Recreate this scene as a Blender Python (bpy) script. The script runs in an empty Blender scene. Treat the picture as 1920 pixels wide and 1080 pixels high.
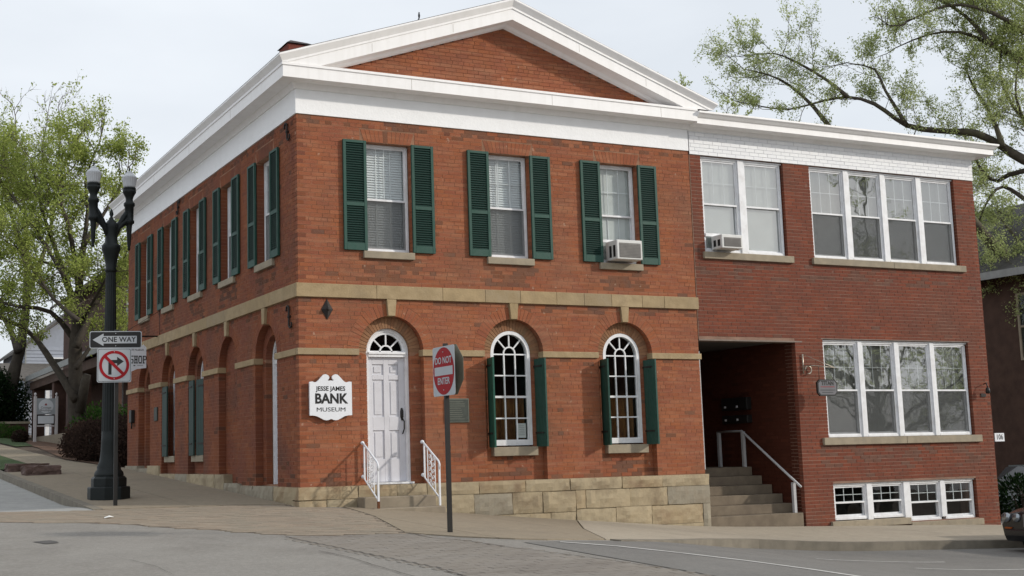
import bpy, bmesh, math, random
import numpy as np
from mathutils import Vector, Matrix, noise
random.seed(7); rng = np.random.default_rng(7)
S = bpy.context.scene
COL = S.collection
# ------------------------------------------------------------------ camera
CAM = Vector((-6.844, -18.9722, 0.4516))
yaw, pit, rol = 0.441222389, 0.13752005, -0.023566823
_f = Vector((math.sin(yaw)*math.cos(pit), math.cos(yaw)*math.cos(pit), math.sin(pit)))
_r = Vector((math.cos(yaw), -math.sin(yaw), 0)); _u = _r.cross(_f)
R_ = _r*math.cos(rol)+_u*math.sin(rol); U_ = -_r*math.sin(rol)+_u*math.cos(rol)
cd = bpy.data.cameras.new('camera'); cam = bpy.data.objects.new('camera', cd); COL.objects.link(cam)
cd.sensor_width = 36; cd.lens = 2404.567/1920*36; cd.shift_x = 174.186/1920; cd.shift_y = -19.806/1920
cd.clip_start = 0.1; cd.clip_end = 2000
cam.matrix_world = Matrix(((R_.x, U_.x, -_f.x, CAM.x), (R_.y, U_.y, -_f.y, CAM.y), (R_.z, U_.z, -_f.z, CAM.z), (0, 0, 0, 1)))
S.camera = cam
def at(u, v, D):
    d = _f + R_*((u-785.814)/2404.567) - U_*((v-520.194)/2404.567)
    return CAM + d*D
# ------------------------------------------------------------------ world, sun, exposure
SUN = Vector((1.5, -1.0, .78)).normalized()
el = math.asin(SUN.z); az = math.atan2(SUN.x, SUN.y)
w = bpy.data.worlds.new("World"); S.world = w; w.use_nodes = True
nt = w.node_tree; nt.nodes.clear()
N = nt.nodes.new; L = nt.links.new
sky = N('ShaderNodeTexSky'); sky.sky_type = 'NISHITA'; sky.sun_disc = False
sky.sun_elevation = el; sky.sun_rotation = az; sky.dust_density = 3.0; sky.air_density = 1.0
tc = N('ShaderNodeTexCoord'); mp = N('ShaderNodeMapping'); mp.inputs['Scale'].default_value = (1.0, 1.0, 2.6)
no = N('ShaderNodeTexNoise'); no.inputs['Scale'].default_value = 2.1; no.inputs['Detail'].default_value = 5; no.inputs['Roughness'].default_value = .5
cr = N('ShaderNodeValToRGB'); cr.color_ramp.elements[0].position = .36; cr.color_ramp.elements[0].color = (.80, .80, .80, 1)
cr.color_ramp.elements[1].position = .60; cr.color_ramp.elements[1].color = (.97, .97, .97, 1)
mx = N('ShaderNodeMix'); mx.data_type = 'RGBA'; mx.inputs[7].default_value = (8.35, 8.8, 9.35, 1)
bg = N('ShaderNodeBackground'); bg.inputs['Strength'].default_value = 0.098; wo = N('ShaderNodeOutputWorld')
L(tc.outputs['Generated'], mp.inputs['Vector']); L(mp.outputs[0], no.inputs['Vector']); L(no.outputs['Fac'], cr.inputs[0])
L(cr.outputs[0], mx.inputs[0]); L(sky.outputs[0], mx.inputs[6]); L(mx.outputs[2], bg.inputs[0]); L(bg.outputs[0], wo.inputs[0])
sl = bpy.data.lights.new('sun', 'SUN'); sl.energy = 2.45; sl.angle = math.radians(2.2); sl.color = (1.0, .93, .83)
so = bpy.data.objects.new('sun', sl); COL.objects.link(so); so.rotation_euler = SUN.to_track_quat('Z', 'Y').to_euler(); so.location = (20, -10, 30)
S.view_settings.view_transform = 'Standard'; S.view_settings.look = 'None'; S.view_settings.exposure = 0.15; S.view_settings.gamma = 1
S.view_settings.use_curve_mapping = False
S.render.engine = 'CYCLES'; S.cycles.max_bounces = 6; S.cycles.transparent_max_bounces = 12
# ------------------------------------------------------------------ materials
def mat(name, col, rough=.8, var=0.0, scale=6.0, col2=None, bump=0.0, bscale=60.0, metal=0.0, tone=None, stain=None, stain_scale=.8, stain_amt=.5, spec=.35, streak=None, speck=None, fleck=None):
    """base colour + grain; tone = palette picked per brick/stone; stain = weathering blotches of their own colour"""
    m = bpy.data.materials.new(name); m.use_nodes = True; t = m.node_tree; P = t.nodes['Principled BSDF']
    P.inputs['Roughness'].default_value = rough; P.inputs['Metallic'].default_value = metal; P.inputs['Specular IOR Level'].default_value = spec
    nn = t.nodes.new; ll = t.links.new
    geo = nn('ShaderNodeNewGeometry'); pos = geo.outputs['Position']
    def nz_(sc, det=4, ro=.6):
        n = nn('ShaderNodeTexNoise'); n.inputs['Scale'].default_value = sc; n.inputs['Detail'].default_value = det; n.inputs['Roughness'].default_value = ro
        ll(pos, n.inputs['Vector']); return n.outputs['Fac']
    def ramp(fac, els):
        r = nn('ShaderNodeValToRGB'); e = r.color_ramp.elements
        while len(e) < len(els): e.new(.5)
        for q, (p, c) in zip(e, els): q.position = p; q.color = (c[0], c[1], c[2], 1) if not isinstance(c, (int, float)) else (c, c, c, 1)
        ll(fac, r.inputs[0]); return r.outputs[0]
    def mix(f, a, b):
        x = nn('ShaderNodeMix'); x.data_type = 'RGBA'
        for s, v in ((0, f), (6, a), (7, b)):
            if hasattr(v, 'is_linked') or hasattr(v, 'links'): ll(v, x.inputs[s])
            else: x.inputs[s].default_value = v if isinstance(v, float) else (*v, 1)
        return x.outputs[2]
    c = None
    if tone:
        at_ = nn('ShaderNodeAttribute'); at_.attribute_name = 'tone'; oi = nn('ShaderNodeObjectInfo')
        ad = nn('ShaderNodeMath'); ad.operation = 'ADD'; ll(at_.outputs['Fac'], ad.inputs[0]); ll(oi.outputs['Random'], ad.inputs[1])
        fr = nn('ShaderNodeMath'); fr.operation = 'FRACT'; ll(ad.outputs[0], fr.inputs[0])
        c = ramp(fr.outputs[0], tone)
    else:
        c = ramp(nz_(.01), [(0, col), (1, col)])
    if col2 is not None or var:
        c2 = col2 if col2 is not None else tuple(x*(1-var) for x in col)
        f = ramp(nz_(scale), [(.38, 0.0), (.64, 1.0)])
        sc_ = nn('ShaderNodeMath'); sc_.operation = 'MULTIPLY'; ll(f, sc_.inputs[0]); sc_.inputs[1].default_value = .8 if col2 is not None else 1.0
        c = mix(sc_.outputs[0], c, c2)
    if stain:
        f = ramp(nz_(stain_scale, 6, .62), [(.50, 0.0), (.70, 1.0)])
        sc_ = nn('ShaderNodeMath'); sc_.operation = 'MULTIPLY'; ll(f, sc_.inputs[0]); sc_.inputs[1].default_value = stain_amt
        c = mix(sc_.outputs[0], c, stain)
    if streak:
        mpp = nn('ShaderNodeMapping'); mpp.inputs['Scale'].default_value = streak[2]; ll(pos, mpp.inputs['Vector'])
        n = nn('ShaderNodeTexNoise'); n.inputs['Scale'].default_value = 1.0; n.inputs['Detail'].default_value = 4; ll(mpp.outputs[0], n.inputs['Vector'])
        f = ramp(n.outputs['Fac'], [(.48, 0.0), (.66, 1.0)])
        sc_ = nn('ShaderNodeMath'); sc_.operation = 'MULTIPLY'; ll(f, sc_.inputs[0]); sc_.inputs[1].default_value = streak[1]
        c = mix(sc_.outputs[0], c, streak[0])
    if fleck:
        f = ramp(nz_(fleck[0], 2, .5), [(.69, 0.0), (.735, 1.0)]); sc_ = nn('ShaderNodeMath'); sc_.operation = 'MULTIPLY'; ll(f, sc_.inputs[0]); sc_.inputs[1].default_value = fleck[1]; c = mix(sc_.outputs[0], c, fleck[2])
    if speck:
        f = ramp(nz_(speck[0], 3, .7), [(.42, 0.0), (.60, 1.0)]); f2 = ramp(nz_(speck[0]*.31, 3, .7), [(.45, 0.0), (.62, 1.0)])
        for q, cc, am in ((f, tuple(x*.62 for x in col), speck[1]), (f2, tuple(min(1, x*1.35) for x in col), speck[1]*.6)):
            sc_ = nn('ShaderNodeMath'); sc_.operation = 'MULTIPLY'; ll(q, sc_.inputs[0]); sc_.inputs[1].default_value = am; c = mix(sc_.outputs[0], c, cc)
    ll(c, P.inputs['Base Color'])
    if bump:
        b = nn('ShaderNodeBump'); b.inputs['Strength'].default_value = bump; b.inputs['Distance'].default_value = .01
        ll(nz_(bscale, 5, .65), b.inputs['Height']); ll(b.outputs[0], P.inputs['Normal'])
    return m
BR = [(0, (.275, .092, .044)), (.25, (.325, .112, .052)), (.5, (.30, .104, .050)), (.75, (.36, .135, .068)), (.93, (.27, .092, .05)), (1, (.24, .085, .05))]
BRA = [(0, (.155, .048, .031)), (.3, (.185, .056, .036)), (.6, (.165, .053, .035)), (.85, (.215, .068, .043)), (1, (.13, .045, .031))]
TAN = [(0, (.33, .245, .135)), (.3, (.39, .29, .165)), (.6, (.355, .27, .16)), (.85, (.42, .32, .19)), (1, (.30, .235, .15))]
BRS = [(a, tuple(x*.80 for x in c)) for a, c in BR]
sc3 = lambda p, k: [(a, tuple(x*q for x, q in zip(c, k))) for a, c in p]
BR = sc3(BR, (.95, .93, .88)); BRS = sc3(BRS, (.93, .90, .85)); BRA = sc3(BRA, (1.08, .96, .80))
MT = dict(
 brick=mat('weathered_orange_brick', None or (.3, .1, .05), .9, tone=BR, col2=(.25, .085, .05), scale=2.2, stain=(.19, .095, .06), stain_scale=.75, stain_amt=.7, bump=.5, bscale=70, spec=.2, streak=((.38, .19, .11), .4, (1.3, 1.3, 14)), fleck=(9, .55, (.45, .30, .22))),
 brick_dirty=mat('soot_stained_brick', (.2, .09, .05), .95, tone=sc3(BR, (.66, .78, .92)), col2=(.16, .09, .065), scale=3, bump=.5, spec=.15, fleck=(9, .5, (.45, .32, .24))),
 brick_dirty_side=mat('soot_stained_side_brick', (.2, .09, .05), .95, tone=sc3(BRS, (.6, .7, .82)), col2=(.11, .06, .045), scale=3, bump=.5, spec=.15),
 brick_grey=mat('grey_stained_annex_brick', (.2, .09, .05), .95, tone=sc3(BRA, (.72, 1.15, 1.5)), col2=(.16, .09, .07), scale=3, bump=.4, spec=.15),
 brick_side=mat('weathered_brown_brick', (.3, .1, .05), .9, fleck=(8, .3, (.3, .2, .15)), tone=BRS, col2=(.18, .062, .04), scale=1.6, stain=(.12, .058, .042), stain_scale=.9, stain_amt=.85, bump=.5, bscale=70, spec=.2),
 brick_ring=mat('mossy_arch_brick', (.3, .12, .06), .95, tone=[(0, (.26, .13, .07)), (.5, (.31, .17, .095)), (1, (.22, .12, .07))], stain=(.20, .17, .10), stain_scale=1.6, stain_amt=.8, bump=.5, spec=.2),
 brick_entry=mat('shade_darkened_entry_brick', (.1, .03, .02), .9, tone=[(a, (c[0]*.42, c[1]*.46, c[2]*.5)) for a, c in BRA], bump=.3, spec=.15),  # annex brick palette darkened, so the entry recess shade is in the colour
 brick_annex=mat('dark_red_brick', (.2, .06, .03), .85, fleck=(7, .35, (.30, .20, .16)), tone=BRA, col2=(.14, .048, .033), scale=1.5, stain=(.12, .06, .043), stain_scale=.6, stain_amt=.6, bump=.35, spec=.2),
 mortar=mat('old_lime_mortar', (.34, .18, .11), .95, var=.4, scale=3, bump=.4),
 mortar_annex=mat('grey_mortar', (.30, .185, .135), .95, var=.4, scale=2, bump=.3),
 white=mat('white_trim_paint', (.90, .89, .885), .5, var=.03, scale=3, bump=.05, stain=(.78, .765, .74), stain_scale=1.5, stain_amt=.25, streak=((.74, .725, .70), .22, (11, 11, .7))),
 white_rough=mat('white_masonry_paint', (.91, .92, .93), .7, var=.03, scale=4, bump=.6, bscale=25, stain=(.80, .81, .82), stain_scale=2.2, stain_amt=.35),
 white_brick=mat('white_painted_brick', (.74, .75, .77), .7, tone=[(0, (.83, .84, .86)), (1, (.89, .90, .91))], bump=.2),
 white_joint=mat('grey_painted_joint', (.66, .67, .70), .8, var=.1),
 frame=mat('window_frame_paint', (.80, .81, .83), .5, var=.10, scale=8, stain=(.52, .50, .48), stain_scale=5, stain_amt=.4),
 door=mat('door_paint', (.62, .62, .66), .5, var=.06, scale=4, stain=(.52, .51, .53), stain_scale=2, stain_amt=.4, bump=.05),
 green=mat('shutter_green_paint', (.013, .064, .046), .6, tone=[(0, (.011, .058, .042)), (.5, (.015, .066, .048)), (1, (.020, .076, .058))], col2=(.028, .075, .060), stain=(.04, .08, .065), stain_scale=2.5, stain_amt=.4, scale=9, bump=.05),
 green_slat=mat('shutter_louver_green', (.008, .036, .028), .6, var=.15, scale=9),
 green_light=mat('faded_green_paint', (.022, .10, .07), .6, var=.15, scale=9, bump=.05),
 found=mat('beige_rubble_stone', (.4, .3, .2), .95, tone=[(0, (.37, .30, .195)), (.5, (.41, .335, .22)), (1, (.35, .29, .195))], col2=(.33, .27, .18), scale=3, stain=(.20, .15, .095), stain_scale=1.5, stain_amt=.8, bump=1.0, bscale=14),
 lime=mat('tan_limestone', (.4, .3, .2), .9, tone=TAN, col2=(.29, .215, .12), scale=5, stain=(.26, .20, .13), stain_scale=2.2, stain_amt=.5, bump=.5, bscale=25),
 limegrey=mat('grey_limestone', (.3, .28, .25), .9, tone=[(0, (.27, .24, .185)), (1, (.31, .275, .21))], col2=(.26, .225, .17), scale=5, stain=(.18, .13, .08), stain_scale=2.5, stain_amt=.5, bump=.5, bscale=25),
 limerust=mat('rust_stained_limestone', (.4, .3, .2), .9, tone=[(0, (.34, .275, .18)), (1, (.39, .315, .205))], col2=(.33, .25, .15), scale=2.5, stain=(.17, .10, .06), stain_scale=2.6, stain_amt=.6, bump=.6, bscale=25),
 sill=mat('stone_sill', (.33, .28, .205), .85, var=.2, scale=6, stain=(.28, .25, .2), stain_scale=3, stain_amt=.5, bump=.3, bscale=40),
 step_dim=mat('shaded_weathered_step', (.20, .16, .115), .9, var=.25, scale=4, stain=(.13, .10, .075), stain_scale=1.6, stain_amt=.7, bump=.4, bscale=60),  # step concrete darkened to paint in the recess shade, plus weather stains
 step=mat('step_concrete', (.28, .235, .175), .9, var=.2, scale=5, stain=(.22, .18, .14), stain_scale=2, stain_amt=.5, bump=.3, bscale=80),
 conc=mat('sidewalk_concrete', (.28, .232, .168), .9, speck=(40, .25), var=.14, scale=9, stain=(.18, .15, .115), stain_scale=.9, stain_amt=.5, bump=.3, bscale=120),
 concl=mat('newer_light_concrete', (.385, .335, .262), .9, speck=(40, .2), var=.12, scale=9, stain=(.27, .235, .185), stain_scale=1.2, stain_amt=.5, bump=.3, bscale=120),
 concg=mat('grey_side_street_concrete', (.37, .365, .345), .9, speck=(40, .3), var=.18, scale=3, stain=(.30, .29, .28), stain_scale=.7, stain_amt=.5, bump=.3, bscale=120),
 kerb=mat('kerb_concrete', (.215, .19, .15), .9, var=.25, scale=4, stain=(.16, .14, .11), stain_scale=1.5, stain_amt=.6, bump=.4, bscale=60),
 asphalt=mat('worn_asphalt', (.275, .258, .232), .9, speck=(55, .45), col2=(.205, .19, .17), scale=1.2, stain=(.285, .27, .245), stain_scale=.35, stain_amt=.8, bump=.7, bscale=160),
 asphd=mat('dark_asphalt_patch', (.10, .095, .09), .9, var=.2, scale=5, bump=.6, bscale=160),
 asphr=mat('front_street_asphalt', (.195, .187, .173), .9, speck=(55, .4), var=.15, scale=1.5, stain=(.15, .145, .14), stain_scale=.6, stain_amt=.5, bump=.6, bscale=160),
 tar=mat('tar_crack', (.035, .032, .03), .8, var=.3),
 paver=mat('tan_clay_paver', (.4, .25, .17), .9, tone=[(0, (.25, .205, .155)), (.4, (.305, .25, .19)), (.8, (.285, .225, .165)), (1, (.22, .18, .135))], col2=(.25, .215, .165), scale=2, stain=(.25, .19, .14), stain_scale=1.1, stain_amt=.5, bump=.4, bscale=60),
 paverg=mat('grey_brown_paver', (.2, .16, .13), .9, tone=[(0, (.215, .195, .17)), (.5, (.245, .222, .195)), (1, (.195, .175, .15))], col2=(.22, .195, .165), scale=2, stain=(.135, .115, .10), stain_scale=.8, stain_amt=.5, bump=.4, bscale=60),
 bed=mat('paver_joint_sand', (.13, .10, .08), .95, var=.3, scale=6),
 bedg=mat('paver_joint_dirt', (.15, .13, .11), .95, var=.3, scale=6),
 paintw=mat('road_paint', (.62, .61, .58), .8, var=.25, scale=14, stain=(.3, .28, .26), stain_scale=5, stain_amt=.5),
 black=mat('black_lamp_paint', (.006, .010, .010), .5, var=.3, scale=5, spec=.3, stain=(.016, .02, .02), stain_scale=2, stain_amt=.5),
 blackm=mat('black_metal', (.015, .014, .013), .5, var=.2),
 iron=mat('old_iron', (.03, .024, .022), .7, var=.4, scale=20, bump=.4),
 rust=mat('rust', (.16, .06, .025), .9, var=.4, scale=30, bump=.4),
 bronze=mat('dark_bronze_plaque', (.055, .065, .055), .6, var=.3, scale=18, bump=.3, bscale=90),
 bronze_edge=mat('plaque_edge', (.14, .15, .12), .6, var=.2),
 signw=mat('sign_white', (.74, .76, .80), .45, var=.04, scale=3),
 signg=mat('sign_reflective_white', (.40, .425, .45), .5, var=.05, scale=3),
 signblack=mat('sign_black', (.012, .012, .012), .5),
 signred=mat('sign_red', (.30, .010, .015), .6, spec=.2, var=.08),
 signback=mat('sign_back_aluminium', (.16, .15, .11), .6, var=.2),
 signgrey=mat('sign_grey', (.15, .15, .165), .6, var=.1),
 signpink=mat('post_pale_pink', (.62, .58, .58), .6, var=.06),
 brass=mat('worn_brass', (.45, .40, .33), .35, var=.3, scale=30, metal=.6),
 dark=mat('dark_interior', (.03, .028, .025), .9, var=.3),
 entry=mat('entry_ceiling', (.10, .095, .09), .9, var=.2),
 wood=mat('brown_curtain', (.20, .085, .022), .8, col2=(.09, .035, .012), scale=6, streak=((.30, .15, .05), .6, (14, 14, .6))),
 blind=mat('white_blind', (.86, .87, .88), .7, var=.05),
 shade=mat('pale_roller_shade', (.64, .65, .63), .8, var=.10, scale=3),
 shaded=mat('grey_inner_shade', (.27, .27, .255), .8, var=.2, scale=4),
 ac=mat('ac_housing', (.66, .66, .64), .5, var=.08), acg=mat('ac_grille', (.19, .18, .17), .5, var=.2),
 roof=mat('grey_shingle', (.085, .08, .078), .9, var=.35, scale=9, bump=.6, bscale=30),
 chim=mat('chimney_brick', (.19, .05, .035), .9, var=.3, scale=6, bump=.5), chimcap=mat('chimney_cap', (.05, .04, .04), .9),
 bark=mat('grey_brown_bark', (.068, .057, .045), .95, col2=(.042, .034, .027), scale=7, bump=1.0, bscale=35, stain=(.11, .10, .07), stain_scale=2, stain_amt=.4),
 bark2=mat('dark_mossy_bark', (.10, .085, .066), .95, col2=(.06, .05, .038), scale=6, bump=1.0, bscale=35, stain=(.15, .15, .07), stain_scale=1.2, stain_amt=.6),
 twig=mat('twig_bark', (.13, .105, .085), .95, var=.3, scale=5),
 grass=mat('lawn_green', (.055, .095, .025), .95, var=.5, scale=8, bump=1, bscale=70),
 soil=mat('bare_soil', (.12, .085, .06), .95, var=.4, scale=2, bump=.8, bscale=30),
 mulch=mat('brown_mulch', (.17, .095, .06), .95, var=.5, scale=20, bump=1, bscale=50),
 rock=mat('red_granite_block', (.16, .105, .09), .9, var=.4, scale=7, bump=.9, bscale=30),
 bgbrick=mat('far_brick_wall', (.095, .05, .038), .9, var=.3, scale=4, bump=.4), bgdark=mat('brown_brick_wall', (.085, .05, .036), .9, var=.3, scale=3, bump=.5, bscale=25),
 siding=mat('pale_siding', (.33, .36, .42), .7, var=.08), porchroof=mat('porch_roof', (.12, .11, .10), .9, var=.3, scale=5), eave=mat('grey_eave', (.30, .31, .30), .7, var=.2),
 carb=mat('black_car_paint', (.012, .012, .014), .18, spec=.7), carg=mat('grey_green_car_paint', (.12, .15, .15), .3, spec=.6), tyre=mat('tyre_rubber', (.015, .015, .015), .8),
 chrome=mat('headlight_glass', (.30, .32, .34), .15, metal=.8), amber=mat('amber_lens', (.32, .07, .01), .3), suv=mat('dark_blue_car_paint', (.03, .04, .06), .25, spec=.6),
 steel=mat('painted_steel_lintel', (.22, .17, .14), .7, var=.3), railgrey=mat('pale_grey_rail_paint', (.46, .46, .47), .5, var=.12),
 paper=mat('white_paper', (.72, .72, .70), .8, var=.03), ink=mat('grey_ink', (.25, .25, .25), .8), bird=mat('bird_feathers', (.03, .032, .036), .8),
)
def tex_leaf(name, c1, c2):
    m = bpy.data.materials.new(name); m.use_nodes = True; t = m.node_tree; t.nodes.clear(); nn = t.nodes.new; ll = t.links.new
    g = nn('ShaderNodeAttribute'); g.attribute_name = 'tone'; r = nn('ShaderNodeValToRGB')
    r.color_ramp.elements[0].color = (*c1, 1); r.color_ramp.elements[1].color = (*c2, 1); ll(g.outputs['Fac'], r.inputs[0])
    d = nn('ShaderNodeBsdfDiffuse'); tr = nn('ShaderNodeBsdfTranslucent'); mx_ = nn('ShaderNodeMixShader'); mx_.inputs[0].default_value = .5
    o = nn('ShaderNodeOutputMaterial'); ll(r.outputs[0], d.inputs[0]); ll(r.outputs[0], tr.inputs[0]); ll(d.outputs[0], mx_.inputs[1]); ll(tr.outputs[0], mx_.inputs[2]); ll(mx_.outputs[0], o.inputs[0])
    return m
MT['leaf'] = tex_leaf('spring_leaf', (.22, .285, .06), (.44, .50, .15)); MT['leaf2'] = tex_leaf('olive_bud_leaf', (.32, .38, .14), (.54, .60, .28))
MT['leaf3'] = tex_leaf('hedge_leaf', (.035, .085, .02), (.09, .17, .04)); MT['leaf4'] = tex_leaf('evergreen_leaf', (.008, .02, .008), (.025, .045, .018)); MT['leaf5'] = tex_leaf('purple_brown_leaf', (.03, .02, .018), (.07, .045, .035))
def glass(name, tint, tr):
    m = bpy.data.materials.new(name); m.use_nodes = True; t = m.node_tree; t.nodes.clear(); nn = t.nodes.new; ll = t.links.new
    a = nn('ShaderNodeBsdfTransparent'); a.inputs[0].default_value = (*tint, 1); g = nn('ShaderNodeBsdfGlossy'); g.inputs['Roughness'].default_value = .015; g.inputs[0].default_value = (1, 1, 1, 1)
    f = nn('ShaderNodeFresnel'); f.inputs[0].default_value = tr; no_ = nn('ShaderNodeTexNoise'); no_.inputs['Scale'].default_value = 1.6
    ge = nn('ShaderNodeNewGeometry'); ll(ge.outputs['Position'], no_.inputs['Vector']); b = nn('ShaderNodeBump'); b.inputs['Strength'].default_value = .12; b.inputs['Distance'].default_value = .02
    ll(no_.outputs[0], b.inputs['Height']); ll(b.outputs[0], g.inputs['Normal'])
    mu = nn('ShaderNodeMath'); mu.operation = 'MULTIPLY'; iv = nn('ShaderNodeMath'); iv.operation = 'SUBTRACT'; iv.inputs[0].default_value = 1; ll(ge.outputs['Backfacing'], iv.inputs[1]); ll(f.outputs[0], mu.inputs[0]); ll(iv.outputs[0], mu.inputs[1])
    mx_ = nn('ShaderNodeMixShader'); o = nn('ShaderNodeOutputMaterial'); ll(mu.outputs[0], mx_.inputs[0]); ll(a.outputs[0], mx_.inputs[1]); ll(g.outputs[0], mx_.inputs[2]); ll(mx_.outputs[0], o.inputs[0])
    return m
MT['glass'] = glass('window_glass', (.90, .92, .92), 1.55); MT['glass2'] = glass('reflective_window_glass', (.82, .84, .84), 3.3)
def screen_mat():
    m = bpy.data.materials.new('insect_screen'); m.use_nodes = True; t = m.node_tree; t.nodes.clear(); nn = t.nodes.new; ll = t.links.new
    a = nn('ShaderNodeBsdfTransparent'); d = nn('ShaderNodeBsdfDiffuse'); d.inputs[0].default_value = (.13, .135, .135, 1)
    mx_ = nn('ShaderNodeMixShader'); mx_.inputs[0].default_value = .30; o = nn('ShaderNodeOutputMaterial'); ll(a.outputs[0], mx_.inputs[1]); ll(d.outputs[0], mx_.inputs[2]); ll(mx_.outputs[0], o.inputs[0]); return m
MT['screen'] = screen_mat()
def globe_mat():
    m = mat('frosted_ribbed_glass', (.50, .52, .54), .25, var=.05, spec=.5); return m
MT['globe'] = globe_mat()
# ------------------------------------------------------------------ mesh builder
def TF(p): return p                       # front facade: (u along X, d inwards +Y, z)
def TL(p): return (p[1], p[0], p[2])      # left facade:  (u along +Y, d inwards +X, z)
ORG = {}
class MB:
    def __init__(s, T=None): s.v = []; s.f = []; s.mi = []; s.tone = []; s.T = T or TF; s.flip = (s.T is TL); s.cm = 0; s.ct = 0.0; s.sm = []
    def add(s, vs, fs, smooth=False):
        n = len(s.v); s.v += [s.T(p) for p in vs]
        for f in fs:
            f = [n+i for i in f]; s.f.append(f[::-1] if s.flip else f); s.mi.append(s.cm); s.tone.append(s.ct); s.sm.append(smooth)
        return s
    def hexa(s, a):                       # 8 pts: bottom 0-3, top 4-7
        return s.add(a, [(0, 3, 2, 1), (4, 5, 6, 7), (0, 1, 5, 4), (1, 2, 6, 5), (2, 3, 7, 6), (3, 0, 4, 7)])
    def box(s, u0, u1, d0, d1, z0, z1):
        if u0 > u1: u0, u1 = u1, u0
        if d0 > d1: d0, d1 = d1, d0
        return s.hexa([(u0, d0, z0), (u1, d0, z0), (u1, d1, z0), (u0, d1, z0), (u0, d0, z1), (u1, d0, z1), (u1, d1, z1), (u0, d1, z1)])
    def quadprism(s, q, d0, d1):          # q: 4 (u,z) ccw seen from outside (-d)
        return s.hexa([(q[0][0], d0, q[0][1]), (q[1][0], d0, q[1][1]), (q[1][0], d1, q[1][1]), (q[0][0], d1, q[0][1]),
                       (q[3][0], d0, q[3][1]), (q[2][0], d0, q[2][1]), (q[2][0], d1, q[2][1]), (q[3][0], d1, q[3][1])])
    def poly(s, pts, d0, d1):             # pts (u,z) ccw seen from -d side
        n = len(pts); vs = [(p[0], d0, p[1]) for p in pts]+[(p[0], d1, p[1]) for p in pts]
        fs = [tuple(range(n)), tuple(range(2*n-1, n-1, -1))]+[(i, n+i, n+(i+1) % n, (i+1) % n) for i in range(n)]
        return s.add(vs, fs)
    def slab(s, pts, z0, z1):             # horizontal polygon prism; z may be callables
        n = len(pts); a = z0 if callable(z0) else (lambda x, y: z0); b = z1 if callable(z1) else (lambda x, y: z1)
        vs = [(p[0], p[1], a(*p[:2])) for p in pts]+[(p[0], p[1], b(*p[:2])) for p in pts]
        return s.add(vs, [tuple(range(n-1, -1, -1)), tuple(range(n, 2*n))]+[(i, (i+1) % n, n+(i+1) % n, n+i) for i in range(n)])
    def arcband(s, c, z, r0, r1, d0, d1, a0=0, a1=math.pi, n=16):
        for i in range(n):
            p = a0+(a1-a0)*i/n; q = a0+(a1-a0)*(i+1)/n
            P = lambda r, t: (c+r*math.cos(t), z+r*math.sin(t))
            s.quadprism([P(r0, p), P(r1, p), P(r1, q), P(r0, q)], d0, d1)
        return s
    def tube(s, pts, r, n=6, caps=True, smooth=True):
        pts = [Vector(p) for p in pts]; m = len(pts); rs = r if isinstance(r, (list, tuple)) else [r]*m
        ax = None; vs = []
        for i, p in enumerate(pts):
            t = (pts[min(i+1, m-1)]-pts[max(i-1, 0)]); t = t.normalized() if t.length > 1e-9 else Vector((0, 0, 1))
            if ax is None: ax = t.orthogonal().normalized()
            else:
                ax = (ax-t*ax.dot(t)); ax = ax.normalized() if ax.length > 1e-6 else t.orthogonal().normalized()
            b = t.cross(ax)
            for k in range(n):
                a = 2*math.pi*k/n; vs.append(tuple(p+(ax*math.cos(a)+b*math.sin(a))*rs[i]))
        fs = [(i*n+k, i*n+(k+1) % n, (i+1)*n+(k+1) % n, (i+1)*n+k) for i in range(m-1) for k in range(n)]
        if caps: fs += [tuple(range(n-1, -1, -1)), tuple((m-1)*n+k for k in range(n))]
        return s.add(vs, fs, smooth)
    def lathe(s, prof, c, n=20, smooth=True, rot=0, sq=1.0):
        vs = []; m = len(prof)
        for r, z in prof:
            for k in range(n):
                a = 2*math.pi*k/n+rot; vs.append((c[0]+r*math.cos(a), c[1]+r*math.sin(a), c[2]+z))
        fs = [(i*n+k, i*n+(k+1) % n, (i+1)*n+(k+1) % n, (i+1)*n+k) for i in range(m-1) for k in range(n)]
        fs += [tuple(range(n-1, -1, -1)), tuple((m-1)*n+k for k in range(n))]
        return s.add(vs, fs, smooth)
    def build(s, name, mats, parent=None, origin=None, bev=0, **pr):
        mats = mats if isinstance(mats, (list, tuple)) else [mats]
        if origin is None: origin = ORG[parent.name] if parent is not None else (0, 0, 0)
        o3 = Vector(origin); me = bpy.data.meshes.new(name)
        me.from_pydata([(v[0]-o3.x, v[1]-o3.y, v[2]-o3.z) for v in s.v], [], s.f)
        for m_ in mats: me.materials.append(MT[m_] if isinstance(m_, str) else m_)
        if len(mats) > 1: me.polygons.foreach_set('material_index', s.mi)
        if any(s.sm): me.polygons.foreach_set('use_smooth', s.sm)
        if any(s.tone):
            a = me.attributes.new('tone', 'FLOAT', 'FACE'); a.data.foreach_set('value', s.tone)
        me.update(); ob = bpy.data.objects.new(name, me); COL.objects.link(ob)
        if bev:
            bm = bmesh.new(); bm.from_mesh(me); bmesh.ops.remove_doubles(bm, verts=bm.verts, dist=1e-5)
            es = [e for e in bm.edges if len(e.link_faces) == 2 and e.calc_face_angle(0) > .6]
            bmesh.ops.bevel(bm, geom=es, offset=bev, segments=1, profile=.5, affect='EDGES'); bm.to_mesh(me); bm.free()
        if parent is not None: ob.parent = parent
        else: ob.location = o3
        ORG[ob.name] = tuple(origin)
        for k, val in pr.items(): ob[k] = val
        return ob
def thing(name, label, cat, loc=(0, 0, 0), group=None):
    o = bpy.data.objects.new(name, None); COL.objects.link(o); o.location = loc; o['label'] = label; o['category'] = cat; o.empty_display_size = .2
    if group: o['group'] = group
    ORG[o.name] = tuple(loc); return o
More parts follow.
